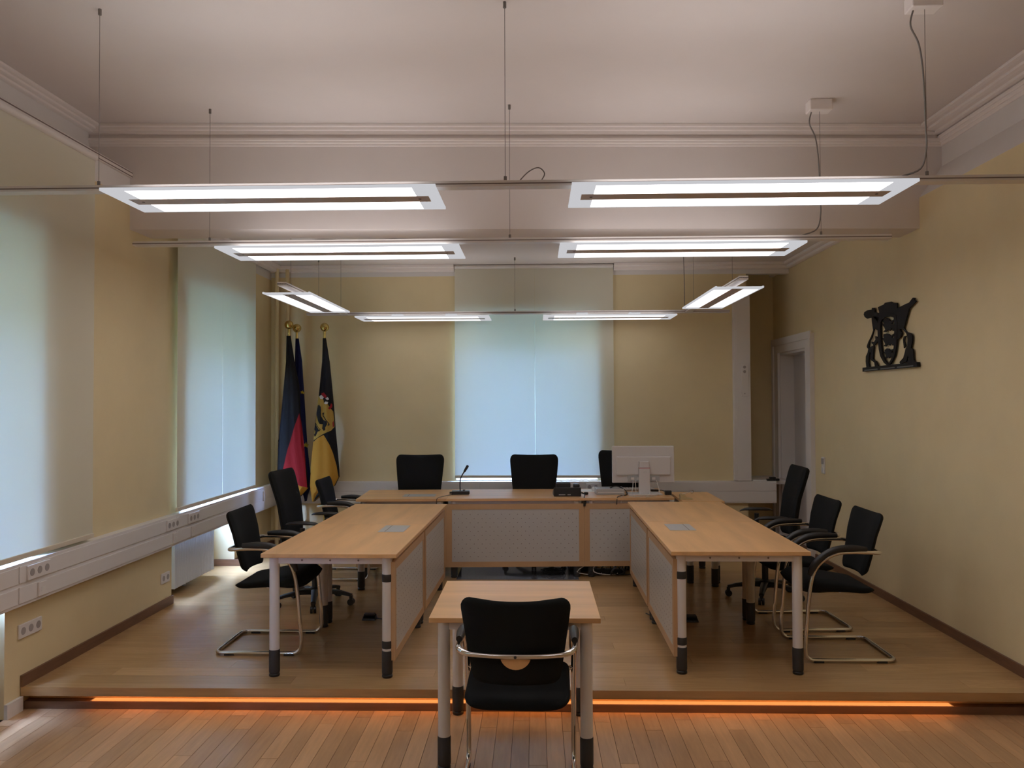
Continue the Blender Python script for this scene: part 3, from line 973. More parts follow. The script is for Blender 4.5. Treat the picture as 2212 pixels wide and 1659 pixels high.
desk('narrow beech corner desk under the beige hole punch', (1.285, 7.30), aR, .36, .76, 'y', panels=(), holes=False)
desk('small square beech table standing alone below the step', (-.503, 3.873), 0, .80, .80, 'x', group='single small table', holes=False, z=ZF)


# ------------------------------------------------------------------ chairs
def pad_rows(rows, nu=12, pw=5.0):
    """rows: (z, yc, halfw, halft, curve, horn) -> rings for a cushion standing up (normal along y)"""
    rings = []
    for z, yc, hw, ht, cv, horn in rows:
        g = []
        for i in range(nu + 1):
            u = -1 + 2 * i / nu
            tt = ht * (1 - abs(u) ** pw) ** .5 if abs(u) < 1 else 0
            g.append((hw * u, yc + cv * u * u + max(tt, ht * .12), z + horn * u * u))
        for i in range(nu + 1):
            u = 1 - 2 * i / nu
            tt = ht * (1 - abs(u) ** pw) ** .5 if abs(u) < 1 else 0
            g.append((hw * u, yc + cv * u * u - max(tt, ht * .12), z + horn * u * u))
        rings.append(g)
    return rings


def interp(tbl, x):
    for (a, b), (c, d_) in zip(tbl, tbl[1:]):
        if x <= c:
            k = (x - a) / (c - a)
            k = max(0, min(1, k))
            return b + (d_ - b) * k
    return tbl[-1][1]


def backrest(z0, z1, yt, wt, ht, cv, horn, cr=.05):
    rows = []
    n = 22
    for i in range(n + 1):
        k = i / n
        # denser rows at both ends
        k = .5 - .5 * math.cos(PI * k)
        z = z0 + (z1 - z0) * k
        hw = interp(wt, z)
        for e_ in (z1 - z, z - z0):
            if e_ < cr:
                hw -= cr * (1 - math.sqrt(max(0, 1 - ((cr - e_) / cr) ** 2))) * (.9 if e_ == z1 - z else .9)
        tt = ht
        for e_ in (z1 - z, z - z0):
            if e_ < .03:
                tt *= max(.15, math.sqrt(max(0, 1 - ((.03 - e_) / .03) ** 2)))
        rows.append((z, interp(yt, z), hw, tt, cv, horn * k * k))
    return M().loft(pad_rows(rows))


def seat_pad(hw, y0, y1, top, bot, nv=22, na=28):
    """seat cushion between a top and a bottom height profile (tables over k = 0 rear .. 1 front)"""
    rings = []
    for q in range(nv + 1):
        k = .5 - .5 * math.cos(PI * q / nv)
        y = y0 + (y1 - y0) * k
        zt, zb = interp(top, k), interp(bot, k)
        d_r, d_f = min(1, k / .10), min(1, (1 - k) / .16)
        e = min((1 - (1 - d_r) ** 2.4) ** (1 / 2.4), (1 - (1 - d_f) ** 2.2) ** (1 / 2.2))
        e = max(e, .16)
        zm, th = (zt + zb) / 2, (zt - zb) / 2 * e
        rw = hw * (1 - .16 * (1 - min(1, k / .22)) ** 2 - .14 * (1 - min(1, (1 - k) / .20)) ** 2)
        g = []
        for a in range(na):
            c_, s_ = math.cos(2 * PI * a / na), math.sin(2 * PI * a / na)
            g.append((rw * math.copysign(abs(c_) ** .38, c_), y, zm + th * math.copysign(abs(s_) ** .72, s_) + .010 * abs(c_) ** 2))
        rings.append(g)
    return M().loft(rings)


def make_cantilever():
    t = thing('cantilever_chair', 'x', 'chair')
    hx = .252
    half = [(0, -.285, .652), (.10, -.283, .653), (.19, -.272, .657), (.228, -.255, .661), (.247, -.225, .665), (hx, -.18, .668), (hx, -.05, .668), (hx, .02, .658),
            (hx, .08, .628), (hx, .135, .575), (hx, .165, .50), (hx, .182, .40), (hx, .196, .25), (hx, .207, .11), (hx, .205, .055), (hx, .185, .022), (hx, .14, .0135),
            (hx, -.05, .0135), (hx, -.28, .0135), (.240, -.322, .0135), (.205, -.34, .0135), (.10, -.342, .0135)]
    path = smooth_path([(-x, y, z) for x, y, z in reversed(half)] + half[1:], 3)
    path = path + [Vector((0, -.342, .0135))]
    M().tube(path, .0125, 10, closed=True).build('tube_frame', MT['chrome'], t, smooth=60)
    bk = backrest(.505, .885, [(.5, -.205), (.62, -.235), (.75, -.262), (.885, -.305)], [(.5, .185), (.62, .203), (.78, .226), (.86, .236), (.885, .236)], .027, .03, .013, .045)
    bko = bk.build('backrest', MT['blackf'], t, smooth=60)
    # half-round wooden inlay below the bar, on the rear
    pts = [(.066 * math.cos(-PI * k / 16), .655 + .066 * math.sin(-PI * k / 16)) for k in range(17)]
    M().prism(pts, lambda a, b, d_: (a, d_ - (b - .60) * .22, b), -.268, -.250).build('wood_inlay', MT['beech'], bko)
    seat_pad(.232, -.235, .225, [(0, .440), (.25, .458), (.6, .492), (.85, .505), (1, .485)], [(0, .395), (.4, .402), (.75, .398), (1, .405)]).build('seat', MT['blackf'], t, smooth=60)
    for s in (-1, 1):
        pts = smooth_path([(s * hx, -.17, .690), (s * hx, -.05, .692), (s * hx, .03, .680), (s * hx, .095, .645), (s * hx, .150, .590), (s * hx, .178, .53)], 4)
        k = len(pts)
        M().tube(pts, [.014 + .008 * min(1, 7 * min(i, k - 1 - i) / k) for i in range(k)], 10).build('armrest_pad', MT['blackp'], t, smooth=60)
    sp = M()
    for s in (-1, 1):
        sp.tube(smooth_path([(s * hx, .170, .47), (s * (hx - .03), .165, .455), (s * (hx - .05), .10, .425), (s * (hx - .055), -.15, .418)], 4), .010, 8)
    sp.cyl((-.21, -.02, .42), (.21, -.02, .42), .009, n=8)
    sp.build('seat_support', MT['chrome'], t, smooth=60)
    for s in (-1, 1):
        for y in (.13, -.25):
            M().box(s * hx - .014, s * hx + .014, y - .03, y + .03, .0, .012).build('floor_glide', MT['blackp'], t)
    M().cyl((0, -.297, .652), (0, -.302, .652), .006, n=8).build('screw', MT['rubber'], t)
    return t


def make_swivel():
    t = thing('swivel_chair', 'x', 'chair')
    bk = backrest(.50, 1.055, [(.5, -.215), (.62, -.215), (.80, -.24), (1.055, -.315)], [(.5, .19), (.62, .205), (.80, .225), (.98, .243), (1.055, .243)], .032, .035, .008, .05)
    bk.build('backrest', MT['blackf'], t, smooth=60)
    M().tube(smooth_path([(0, -.25, .60), (0, -.262, .50), (0, -.22, .42), (0, -.10, .40)], 4), [.03] * 13, 8).build('back_bracket', MT['blackp'], t, smooth=60)
    seat_pad(.245, -.225, .25, [(0, .470), (.4, .482), (.8, .505), (1, .485)], [(0, .41), (.5, .405), (1, .415)]).build('seat', MT['blackf'], t, smooth=60)
    M().box(-.12, .12, -.14, .14, .375, .42).build('mechanism', MT['blackp'], t, bevel=.01)
    for s in (-1, 1):
        ap = M().tube(smooth_path([(s * .15, .0, .40), (s * .24, .0, .41), (s * .275, .0, .46), (s * .277, .0, .64)], 4), [.020] * 13, 8).build('armrest_post', MT['blackp'], t, smooth=60)
        pts = [(s * .277, -.13, .667), (s * .277, -.10, .674), (s * .277, .0, .678), (s * .277, .10, .674), (s * .277, .14, .660)]
        rings = []
        for x_, y_, z_ in smooth_path(pts, 3):
            e = 1 - (abs(y_) / .145) ** 4
            rings.append([(x_ + .037 * max(.35, e) * math.cos(a), y_, z_ + .014 * max(.4, e) * math.sin(a)) for a in [2 * PI * k / 12 for k in range(12)]])
        M().loft(rings).build('armrest_pad', MT['blackp'], ap, smooth=60)
    M().cyl((0, 0, .10), (0, 0, .38), .026, n=16).build('gas_lift', MT['blackp'], t, smooth=True)
    base = M().lathe([(.03, .075), (.045, .08), (.045, .13), (.03, .14)], n=16)
    for k in range(5):
        a = 2 * PI * k / 5 + .3
        ca, sa = math.cos(a), math.sin(a)
        rings = []
        for r_, z_, w_, h_ in ((.03, .105, .030, .022), (.12, .108, .026, .018), (.24, .092, .020, .013), (.30, .078, .018, .011)):
            rings.append([(ca * r_ - sa * w_ * c1, sa * r_ + ca * w_ * c1, z_ + h_ * s1) for c1, s1 in ((1, -1), (1, .6), (.5, 1), (-.5, 1), (-1, .6), (-1, -1))])
        base.loft(rings)
    b = base.build('star_base', MT['blackp'], t, smooth=True)
    for k in range(5):
        a = 2 * PI * k / 5 + .3
        ca, sa = math.cos(a), math.sin(a)
        cx, cy = ca * .295, sa * .295
        cm = M()
        for s in (-1, 1):
            p0 = Vector((cx - sa * .004 * s, cy + ca * .004 * s, .026))
            p1 = Vector((cx - sa * .022 * s, cy + ca * .022 * s, .026))
            cm.cyl(p0, p1, .026, n=14)
        cm.box(cx - .012, cx + .012, cy - .012, cy + .012, .03, .075)
        cm.build('castor', MT['blackp'], b, smooth=True)
    return t


canti = make_cantilever()
swiv = make_swivel()


def place(proto, used, label, x, y, rz, z=0.0, group=None):
    o = proto if not used[0] else copy_tree(proto)
    used[0] = True
    o.location = (x, y, z)
    o.rotation_euler = (0, 0, rz)
    o['label'] = label
    if group:
        o['group'] = group
    return o


u1, u2 = [False], [False]
GC, GS = 'black cantilever chairs with chrome frames', 'black swivel chairs on castors'
R_ = math.radians
# chair local +y is the direction it faces
place(canti, u1, 'black cantilever chair seen from behind at the small table below the step', -.083, 3.80, R_(-1.5), ZF, GC)
place(canti, u1, 'black chrome cantilever chair on the window side, at the desk corner by the step', -1.695, 5.48, R_(-90), 0, GC)
place(canti, u1, 'black cantilever chair in front of the yellow flag', -1.70, 7.66, R_(-91), 0, GC)
place(canti, u1, 'black cantilever chair nearest the step on the coat of arms side', 1.845, 5.385, R_(90), 0, GC)
place(canti, u1, 'black cantilever chair between the swivel chair and another cantilever chair by the door wall', 1.835, 6.06, R_(92), 0, GC)
place(swiv, u2, 'tall black swivel chair in front of the red and black flag', -1.755, 6.56, R_(-95), 0, GS)
place(swiv, u2, 'tall black swivel chair standing in front of the door', 1.865, 6.85, R_(88), 0, GS)
place(swiv, u2, 'black swivel chair behind the back desk with the cable flap', -1.165, 8.17, R_(183), 0, GS)
place(swiv, u2, 'black swivel chair in the middle, between microphone and telephone', -.018, 8.15, R_(180), 0, GS)
o = place(swiv, u2, 'black swivel chair half hidden by the white monitor', .87, 8.20, R_(178), 0, GS)
o.scale = (1, 1, 1.035)


# ------------------------------------------------------------------ flags
def fill_sheet(poly, yfn, off, name, m_, parent, cuts=2, origin=(0, 0, 0)):
    bm = bmesh.new()
    vs = [bm.verts.new((a, 0, b)) for a, b in poly]
    bm.faces.new(vs)
    bmesh.ops.triangulate(bm, faces=bm.faces[:])
    for _ in range(cuts):
        bmesh.ops.subdivide_edges(bm, edges=bm.edges[:], cuts=1, use_grid_fill=True)
        bmesh.ops.triangulate(bm, faces=bm.faces[:])
    for v in bm.verts:
        v.co.y = yfn(v.co.x, v.co.z) - off
    ext = bmesh.ops.extrude_face_region(bm, geom=bm.faces[:])
    for e_ in ext['geom']:
        if isinstance(e_, bmesh.types.BMVert):
            e_.co.y += .003
    for v in bm.verts:
        v.co -= Vector(origin)
    bmesh.ops.recalc_face_normals(bm, faces=bm.faces[:])
    me = bpy.data.meshes.new(name)
    bm.to_mesh(me)
    bm.free()
    me.materials.append(m_)
    o = bpy.data.objects.new(name, me)
    C.objects.link(o)
    o.parent = parent
    return o


def flag(label, pole, ztop, rows, Y0, depth, body_mat, pleat=5, phase=0.0):
    """rows: (z, xl, xr) from the top; cloth is a pleated, hanging fold around the pole"""
    t = thing('flag', label, 'flag', (pole[0], pole[1], 0))
    M().cyl((0, 0, .02), (0, 0, ztop), .014, n=12).build('pole', MT['brass'], t, smooth=True)
    M().lathe([(.055, 0), (.058, .012), (.045, .03), (.03, .045), (.02, .09)], n=24).build('foot', MT['brass'], t, smooth=True)
    M().lathe([(.003, -.055)] + [(.048 * math.sin(PI * k / 10), -.048 * math.cos(PI * k / 10)) for k in range(1, 10)] + [(.003, .048)], (0, 0, ztop + .045), 20).build('finial_ball', MT['brass'], t, smooth=60)

    def row_at(z):
        for (a, al, ar), (b, bl_, br_) in zip(rows, rows[1:]):
            if a >= z >= b:
                k = (a - z) / (a - b)
                return al + (bl_ - al) * k, ar + (br_ - ar) * k
        return (rows[0][1], rows[0][2]) if z > rows[0][0] else (rows[-1][1], rows[-1][2])

    def dep(u, z):
        k = min(1, (rows[0][0] - z) / .7 + .38)
        return depth * k * math.sqrt(max(0, 1 - u * u)) * (1 + .10 * math.cos(pleat * PI * u + phase + z * 1.3))

    def front(x, z):
        l, r = row_at(z)
        u = max(-1, min(1, (2 * x - l - r) / max(.01, r - l)))
        return Y0 - dep(u, z)
    rings = []
    zs = []
    for (a, *_), (b, *_) in zip(rows, rows[1:]):
        n = max(1, int((a - b) / .05))
        zs += [a - (a - b) * i / n for i in range(n)]
    zs.append(rows[-1][0])
    for z in zs:
        l, r = row_at(z)
        g = []
        nu = 28
        for i in range(nu + 1):
            u = -1 + 2 * i / nu
            g.append(((l + r) / 2 + (r - l) / 2 * u - pole[0], Y0 - dep(u, z) - pole[1], z))
        for i in range(1, nu):
            u = 1 - 2 * i / nu
            g.append(((l + r) / 2 + (r - l) / 2 * u - pole[0], Y0 + dep(u, z) * .7 - pole[1], z))
        rings.append(g)
    M().loft(rings).build('cloth', body_mat, t, smooth=60)
    return t, front


g_rows = [(2.32, -2.692, -2.647), (2.041, -2.695, -2.604), (1.787, -2.719, -2.552), (1.47, -2.75, -2.535), (1.154, -2.781, -2.509), (.863, -2.79, -2.466), (.76, -2.77, -2.458), (.685, -2.72, -2.450), (.62, -2.66, -2.50), (.545, -2.60, -2.57)]
t, fr = flag('black, red and gold flag hanging from a brass ball pole', (-2.67, 8.90), 2.395, g_rows, 8.885, .062, MT['fblack'], 3, .4)
org = (-2.67, 8.90, 0)
fill_sheet([(-2.543, 1.482), (-2.517, 1.33), (-2.488, 1.052), (-2.458, .685), (-2.57, .723), (-2.73, .806), (-2.654, 1.103)], fr, .012, 'red_stripe', MT['fred'], t, 3, org)
fill_sheet([(-2.73, .806), (-2.57, .723), (-2.458, .685), (-2.450, .678), (-2.50, .622), (-2.583, .547), (-2.634, .56), (-2.70, .68)], fr, .016, 'gold_stripe', MT['fgold'], t, 3, org)

e_rows = [(2.30, -2.634, -2.597), (2.046, -2.64, -2.559), (1.725, -2.70, -2.538), (1.30, -2.79, -2.512), (1.174, -2.825, -2.503), (1.12, -2.80, -2.50), (.765, -2.70, -2.46), (.69, -2.60, -2.455), (.586, -2.541, -2.495), (.522, -2.52, -2.510)]
t, fr = flag('dark blue flag with yellow stars behind the black, red and gold flag', (-2.618, 9.02), 2.37, e_rows, 9.02, .05, MT['fblue'], 3, 1.0)
org = (-2.618, 9.02, 0)
for cx, cz, s in ((-2.548, 1.71, .022), (-2.512, 1.135, .034)):
    star = [(cx + s * (1 if k % 2 == 0 else .42) * math.sin(k * PI / 5 + .15) * .8, cz + s * (1 if k % 2 == 0 else .42) * math.cos(k * PI / 5 + .15)) for k in range(10)]
    fill_sheet(star, fr, .009, 'star', MT['fstar'], t, 1, org)

b_rows = [(2.295, -2.309, -2.273), (2.04, -2.315, -2.232), (1.786, -2.34, -2.206), (1.532, -2.366, -2.183), (1.278, -2.398, -2.165), (1.025, -2.429, -2.139), (.86, -2.438, -2.126), (.796, -2.444, -2.124), (.70, -2.448, -2.17), (.64, -2.44, -2.26), (.53, -2.415, -2.39)]
t, fr = flag('black and yellow flag with a lion shield on a brass ball pole', (-2.291, 8.94), 2.37, b_rows, 8.93, .062, MT['fblack'], 2.5, 2.0)
org = (-2.291, 8.94, 0)
S_ = fill_sheet
S_([(-2.283, 1.248), (-2.254, 1.207), (-2.219, 1.144), (-2.185, 1.053), (-2.150, .92), (-2.130, .79), (-2.175, .70), (-2.262, .64), (-2.39, .535), (-2.412, .535), (-2.442, .70), (-2.43, .9), (-2.42, 1.03), (-2.405, 1.169), (-2.351, 1.212)], fr, .010, 'yellow_stripe', MT['fgold'], t, 3, org)
sh = S_([(-2.349, 1.657), (-2.322, 1.662), (-2.283, 1.625), (-2.234, 1.574), (-2.205, 1.526), (-2.186, 1.50), (-2.178, 1.41), (-2.173, 1.332), (-2.205, 1.294), (-2.292, 1.255), (-2.402, 1.187), (-2.396, 1.275), (-2.378, 1.425), (-2.361, 1.555)], fr, .013, 'shield', MT['fshield'], t, 3, org)
for nm, mk, poly in (
        ('red_field', 'fred', [(-2.307, 1.691), (-2.278, 1.705), (-2.244, 1.664), (-2.261, 1.644), (-2.283, 1.659), (-2.298, 1.678)]),
        ('white_field', 'fwhite', [(-2.329, 1.666), (-2.303, 1.678), (-2.278, 1.652), (-2.293, 1.632), (-2.317, 1.637)]),
        ('white_field', 'fwhite', [(-2.259, 1.642), (-2.237, 1.656), (-2.224, 1.632), (-2.244, 1.62)]),
        ('white_field', 'fwhite', [(-2.276, 1.589), (-2.259, 1.608), (-2.232, 1.603), (-2.237, 1.581), (-2.254, 1.578)]),
        ('black_field', 'fblack', [(-2.283, 1.632), (-2.259, 1.642), (-2.234, 1.618), (-2.259, 1.608), (-2.276, 1.591)]),
        ('red_bend', 'fred', [(-2.205, 1.590), (-2.194, 1.574), (-2.195, 1.545), (-2.217, 1.521), (-2.232, 1.535), (-2.215, 1.56)]),
        ('red_edge', 'fred', [(-2.190, 1.381), (-2.180, 1.40), (-2.176, 1.337), (-2.187, 1.332)]),
        ('lion', 'fblack', [(-2.358, 1.536), (-2.349, 1.565), (-2.332, 1.575), (-2.31, 1.55), (-2.307, 1.507), (-2.322, 1.487), (-2.307, 1.449), (-2.283, 1.41), (-2.244, 1.391), (-2.241, 1.362), (-2.263, 1.328), (-2.261, 1.304), (-2.278, 1.292), (-2.297, 1.316), (-2.278, 1.318), (-2.273, 1.352), (-2.283, 1.362), (-2.322, 1.367), (-2.341, 1.396), (-2.322, 1.386), (-2.293, 1.396), (-2.332, 1.43), (-2.366, 1.463), (-2.370, 1.488)]),
        ('lion_tail', 'fblack', [(-2.295, 1.485), (-2.273, 1.49), (-2.285, 1.478), (-2.283, 1.458), (-2.254, 1.415), (-2.22, 1.371), (-2.217, 1.352), (-2.237, 1.347), (-2.224, 1.357), (-2.227, 1.371), (-2.259, 1.408), (-2.288, 1.449)]),
        ('lion', 'fblack', [(-2.382, 1.381), (-2.366, 1.347), (-2.336, 1.309), (-2.322, 1.289), (-2.346, 1.285), (-2.356, 1.265), (-2.375, 1.232), (-2.387, 1.232), (-2.395, 1.258), (-2.38, 1.261), (-2.375, 1.29), (-2.393, 1.304)]),
        ('lion_tail', 'fblack', [(-2.381, 1.42), (-2.378, 1.381), (-2.331, 1.323), (-2.314, 1.309), (-2.322, 1.289), (-2.329, 1.294), (-2.322, 1.306), (-2.375, 1.367), (-2.384, 1.401)])):
    S_(poly, fr, .017, nm, MT[mk], sh if nm.startswith('lion') else t, 1, org)

# ------------------------------------------------------------------ things on the back desks
ZT = .7202
t = thing('gooseneck_microphone', 'black gooseneck microphone on a flat base on the back desk', 'microphone', (-.715, 7.87, ZT), R_(4))
rbox(-.085, .085, -.055, .065, .006, .034).build('base', MT['blackp'], t, bevel=.005)
rbox(-.105, -.085, -.03, .03, .010, .024).build('plug', MT['blackp'], t)
M().cyl((.03, .02, .034), (.03, .02, .042), .012).build('talk_button', MT['rubber'], t)
gn = smooth_path([(-.005, -.02, .034), (-.006, -.02, .10), (.0, -.02, .15), (.018, -.02, .19), (.035, -.02, .215)], 5)
M().tube(gn, .0055, 8).build('gooseneck', MT['blackp'], t, smooth=60)
M().tube([(.032, -.02, .21), (.036, -.02, .217), (.060, -.02, .258), (.068, -.02, .272), (.070, -.02, .276)], [.006, .0105, .013, .012, .005], 12).build('microphone_head', MT['rubber'], t, smooth=60)
for sx in (-.07, .07):
    M().cyl((sx, 0, 0), (sx, 0, .007), .008).build('foot', MT['rubber'], t)
M().tube(smooth_path([(-.03, -.055, .015), (-.10, -.10, .006), (-.16, -.22, .006), (-.20, -.33, .006), (-.21, -.36, -.01), (-.212, -.365, -.05)], 5), .003, 6).build('cable', MT['blackp'], t, smooth=60)

t = thing('telephone', 'black desk telephone with a raised handset beside the monitor', 'telephone', (.288, 7.72, ZT), R_(2))
M().hexa([(-.126, -.05, 0), (.126, -.05, 0), (.126, .15, 0), (-.126, .15, 0)], [(-.126, -.045, .085), (.126, -.045, .085), (.126, .15, .03), (-.126, .15, .03)]).build('body', MT['blackp'], t, bevel=.006)
rbox(-.105, .03, -.035, .03, .075, .128).build('handset', MT['blackp'], t, bevel=.010)
rbox(.055, .115, -.03, .03, .075, .115).build('display_hinge', MT['blackp'], t, bevel=.012)
for x0, x1 in ((-.08, -.02), (0.0, .03)):
    rbox(x0, x1, -.0525, -.049, .014, .021).build('name_strip', MT['flap'], t)
M().tube(smooth_path([(.125, -.03, .04), (.16, -.05, .02), (.15, -.10, .008), (.145, -.14, .004), (.15, -.155, -.02), (.155, -.16, -.06)], 5), .005, 6).build('cord', MT['blackp'], t, smooth=60)
rbox(.135, .155, -.172, -.150, -.075, -.04).build('cord_plug', MT['blackp'], t)

t = thing('conference_puck', 'small black oval device on the desk beside the telephone', 'device', (.47, 7.83, ZT))
M().lathe([(.018, 0), (.022, .01), (.020, .022), (.008, .026)], n=16).build('body', MT['blackp'], t, smooth=60)
M().tube(smooth_path([(-.02, 0, .01), (-.05, -.01, .012), (-.075, -.04, .006)], 4), .003, 6).build('cable', MT['blackp'], t, smooth=60)

t = thing('desk_riser', 'flat light grey box lying on the desk before the monitor', 'box', (.70, 7.86, ZT), R_(1))
rbox(-.135, .13, -.05, .16, 0, .056).build('casing', MT['flap'], t, bevel=.003)
rbox(-.12, .12, -.052, -.05, .018, .024).build('slot', MT['leg'], t)

t = thing('computer_monitor', 'white computer monitor seen from behind on a wide stand', 'monitor', (1.015, 7.90, ZT), R_(1.5))
rbox(-.293, .293, -.012, .022, .105, .452).build('housing', MT['monitor'], t, bevel=.006)
rbox(-.285, .285, .022, .026, .125, .446).build('screen', MT['screen'], t)
bh = rbox(-.258, .258, -.040, -.012, .178, .358).build('back_cover', MT['monitor'], t, bevel=.012)
rbox(-.15, .15, -.03, -.012, .122, .178).build('port_recess', MT['flap'], t)
for x0 in (-.12, -.06, .08):
    rbox(x0, x0 + .03, -.034, -.029, .135, .158).build('port', MT['trunk'], t)
sd = rbox(-.052, .052, -.085, -.045, .01, .255).build('stand_column', MT['monitor'], t, bevel=.006)
rbox(-.046, .046, -.075, -.03, .255, .31).build('stand_neck', MT['monitor'], t, bevel=.004)
rbox(-.052, .052, -.0855, -.045, .247, .252).build('red_strip', MT['redp'], sd)
M().tube([(.009 * math.cos(k * PI / 10) + .008, -.0855, .213 + .009 * math.sin(k * PI / 10)) for k in range(20)], .0008, 5, closed=True).tube([(.006 * math.cos(k * PI / 10) - .005, -.0855, .208 + .006 * math.sin(k * PI / 10)) for k in range(20)], .0008, 5, closed=True).build('maker_mark', MT['flap'], sd)
M().box(-.16, .16, -.14, .08, 0, .012).build('stand_foot', MT['monitor'], t, bevel=.005)
for pts in ([(-.10, -.03, .13), (-.11, -.06, .05), (-.14, -.10, .006), (-.20, -.16, .004), (-.24, -.27, .004), (-.245, -.30, -.02), (-.25, -.31, -.05)],
            [(.04, -.03, .13), (.045, -.10, .02), (.0, -.19, .004), (-.10, -.24, .004), (-.12, -.27, .004), (-.13, -.30, -.04)],
            [(-.08, -.03, .13), (-.09, -.12, .01), (-.16, -.20, .004), (-.10, -.255, .004), (-.02, -.22, .004), (.03, -.16, .004)],
            [(.12, -.03, .13), (.14, -.08, .03), (.10, -.17, .004), (.03, -.25, .004), (-.02, -.28, .004)]):
    M().tube(smooth_path(pts, 5), .0032, 6).build('cable', MT['wcable'], t, smooth=60)
M().tube(smooth_path([(-.32, -.04, .06), (-.26, -.05, .078), (-.19, -.08, .05), (-.17, -.13, .010), (-.24, -.21, .006), (-.28, -.30, .006), (-.29, -.325, -.02), (-.292, -.33, -.06)], 5), .0045, 6).build('power_cable', MT['blackp'], t, smooth=60)

t = thing('keyboard', 'white keyboard behind the monitor foot', 'keyboard', (.93, 8.20, ZT))
rbox(-.23, .23, -.07, .07, 0, .018).build('case', MT['monitor'], t, bevel=.004)
for r_ in range(5):
    km = M()
    for c_ in range(15):
        km.box(-.217 + c_ * .029, -.217 + c_ * .029 + .025, -.058 + r_ * .024, -.058 + r_ * .024 + .020, .018, .023)
    tag(km.build('key_row', MT['trunk'], t), kind='stuff')
t = thing('computer_mouse', 'white computer mouse on a paper sheet', 'mouse', (.578, 8.20, ZT + .001))
M().loft([[(.032 * math.cos(a) * s_, .052 * math.sin(a) * s_, z_) for a in [2 * PI * k / 16 for k in range(16)]] for z_, s_ in ((0, .95), (.012, 1), (.026, .82), (.034, .45), (.0355, .1))]).build('shell', MT['monitor'], t, smooth=60)
M().cyl((-.004, .028, .030), (.004, .028, .030), .006, n=10).build('wheel', MT['blackp'], t)
t = thing('paper_sheet', 'white paper sheet lying under the mouse', 'paper', (.52, 8.19, ZT))
rbox(-.10, .10, -.10, .10, 0, .0008).build('sheet', MT['paper'], t)
t = thing('black_cable_box', 'small black cube on the desk beside the monitor foot', 'box', (1.235, 7.815, ZT))
rbox(-.03, .03, -.025, .025, 0, .036).build('case', MT['blackp'], t, bevel=.003)
rbox(-.03, .03, -.026, .026, .036, .038).build('lid', MT['rubber'], t)
t = thing('usb_adapter', 'black plug adapter lying behind the monitor stand', 'adapter', (1.15, 8.10, ZT))
rbox(-.035, .035, -.015, .015, 0, .02).build('plug', MT['blackp'], t, bevel=.004)
M().tube(smooth_path([(.03, 0, .012), (.07, .01, .012), (.09, -.02, .006)], 3), .004, 6).build('cable', MT['blackp'], t)

t = thing('hole_punch', 'beige metal hole punch with a raised wire lever on the corner desk', 'hole punch', (1.33, 7.43, ZT), R_(4))
rbox(-.055, .055, -.028, .028, 0, .014).build('base_plate', MT['puncher'], t, bevel=.002)
M().prism([(-.052, .014), (.012, .014), (-.012, .046), (-.045, .055), (-.055, .045)], lambda a, b, d_: (a, d_, b), -.024, .024).build('body', MT['puncher'], t, bevel=.002)
M().tube(smooth_path([(-.03, 0, .045), (.01, 0, .058), (.045, 0, .068)], 4), .0035, 6).build('lever', MT['chrome'], t, smooth=60)
M().tube([(.056 + .014 * math.cos(k * PI / 10), 0, .070 + .014 * math.sin(k * PI / 10)) for k in range(20)], .003, 6, closed=True).build('lever_ring', MT['chrome'], t, smooth=60)

# on the ledge beside the door
t = thing('paper_stack', 'small white paper stack on the ledge beside the white channel', 'paper', (2.44, 9.20, .7202))
rbox(-.07, .08, -.05, .05, 0, .012).build('sheets', MT['paper'], t)
t = thing('ledge_device', 'small black device with aerials on the ledge by the door', 'device', (2.585, 9.17, .7202))
rbox(-.06, .0, -.03, .03, 0, .022).build('body', MT['blackp'], t, bevel=.004)
rbox(-.025, .035, -.02, .04, 0, .042).build('block', MT['blackp'], t, bevel=.004)
rbox(.035, .075, -.02, .03, 0, .025).build('plug', MT['blackp'], t, bevel=.004)

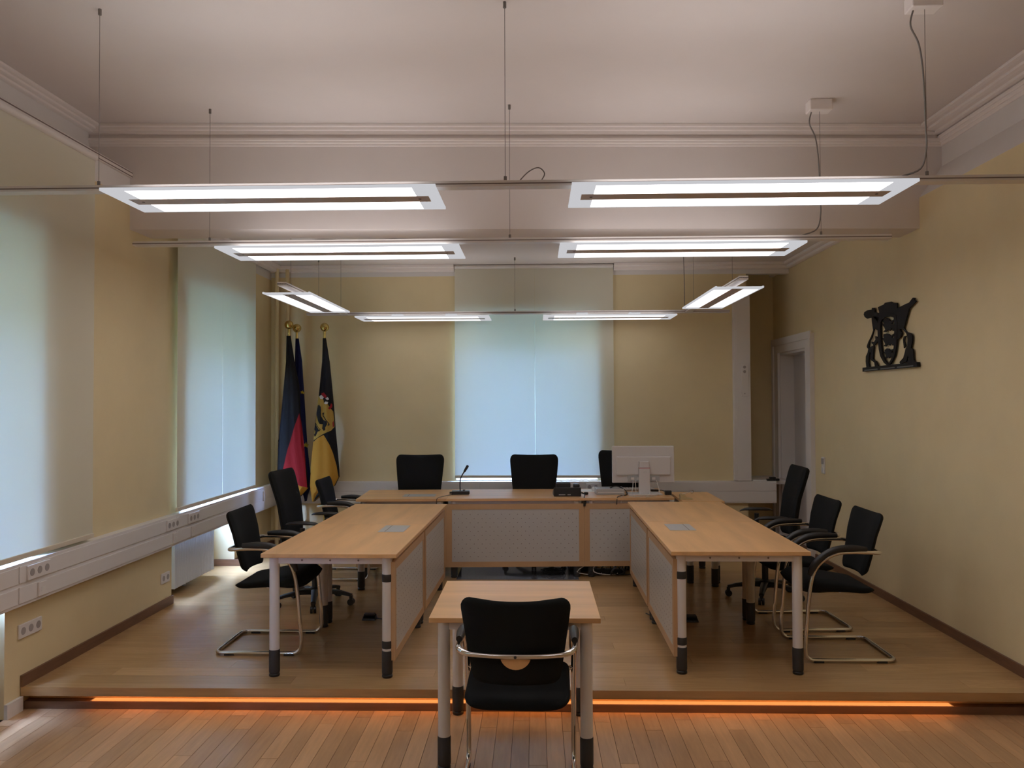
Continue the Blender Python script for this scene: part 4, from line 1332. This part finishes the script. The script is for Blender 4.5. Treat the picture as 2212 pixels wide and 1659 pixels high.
# ------------------------------------------------------------------ under the desks
t = thing('chair_mat', 'glossy grey floor mat under the middle swivel chair', 'mat', (-.14, 8.02, 0.0006))
rbox(-.58, .52, -.55, .62, 0, .003).build('sheet', MT['matgrey'], t)
t = thing('computer_tower', 'black computer tower under the monitor desk', 'computer', (.40, 8.05, 0))
rbox(-.09, .09, -.22, .22, .012, .42).build('case', MT['blackp'], t, bevel=.004)
rbox(-.08, .08, -.224, -.22, .30, .38).build('drive_bay', MT['rubber'], t)
for sx in (-.07, .07):
    rbox(sx - .012, sx + .012, -.2, .2, 0, .012).build('foot', MT['rubber'], t)
t = thing('power_strip', 'black power strip with tangled cables beneath the monitor desk', 'power strip', (.66, 7.74, 0))
rbox(-.16, .16, -.03, .03, 0, .045).build('housing', MT['blackp'], t, bevel=.004)
for k in range(4):
    M().cyl((-.12 + k * .08, 0, .044), (-.12 + k * .08, 0, .047), .02).build('outlet', MT['rubber'], t)
for i in range(6):
    a = rng.uniform(-.15, .15)
    pts = [(a, 0, .05), (a + rng.uniform(-.1, .1), -.08, .16), (a + rng.uniform(-.2, .2), -.16, .05), (a + rng.uniform(-.2, .2), -.05, .008), (a + rng.uniform(-.2, .2), .1, .10), (a, .16, .35)]
    M().tube(smooth_path(pts, 5), .0045, 6).build('cable', MT['wcable'] if i % 3 == 0 else MT['blackp'], t, smooth=60)
t = thing('cable_coil', 'tangled black cable coil on the floor below the telephone', 'cable', (.16, 7.74, 0.0))
cp = []
for i in range(40):
    a = i * .9
    cp.append((.10 * math.cos(a) * (1 + .3 * math.sin(i * 1.7)), .07 * math.sin(a), .010 + .030 * (i % 5) / 4))
M().tube(smooth_path(cp, 3), .004, 6).build('loops', MT['blackp'], t, smooth=60)
M().tube(smooth_path([(.08, .0, .03), (.12, .02, .10), (.20, .05, .14), (.24, .1, .30)], 4), .004, 6).build('lead', MT['blackp'], t, smooth=60)
for (x, y, lab, s) in ((-1.23, 6.10, 'black foot switch on the floor under the window side desk', 1), (1.12, 6.08, 'black foot switch on the floor under the coat of arms side desk', -1)):
    t = thing('foot_switch', lab, 'foot switch', (x, y, 0))
    M().hexa([(-.05, -.04, 0), (.05, -.04, 0), (.05, .04, 0), (-.05, .04, 0)], [(-.045, -.035, .014), (.045, -.035, .014), (.045, .035, .034), (-.045, .035, .034)]).build('base', MT['blackp'], t, bevel=.003)
    rbox(-.038, .038, -.02, .035, .030, .042).build('pedal', MT['rubber'], t, bevel=.003)
    M().tube(smooth_path([(s * .05, 0, .01), (s * .13, -.02, .006), (s * .22, .02, .006), (s * .30, .2, .006)], 4), .004, 6).build('cable', MT['blackp'], t, smooth=60)
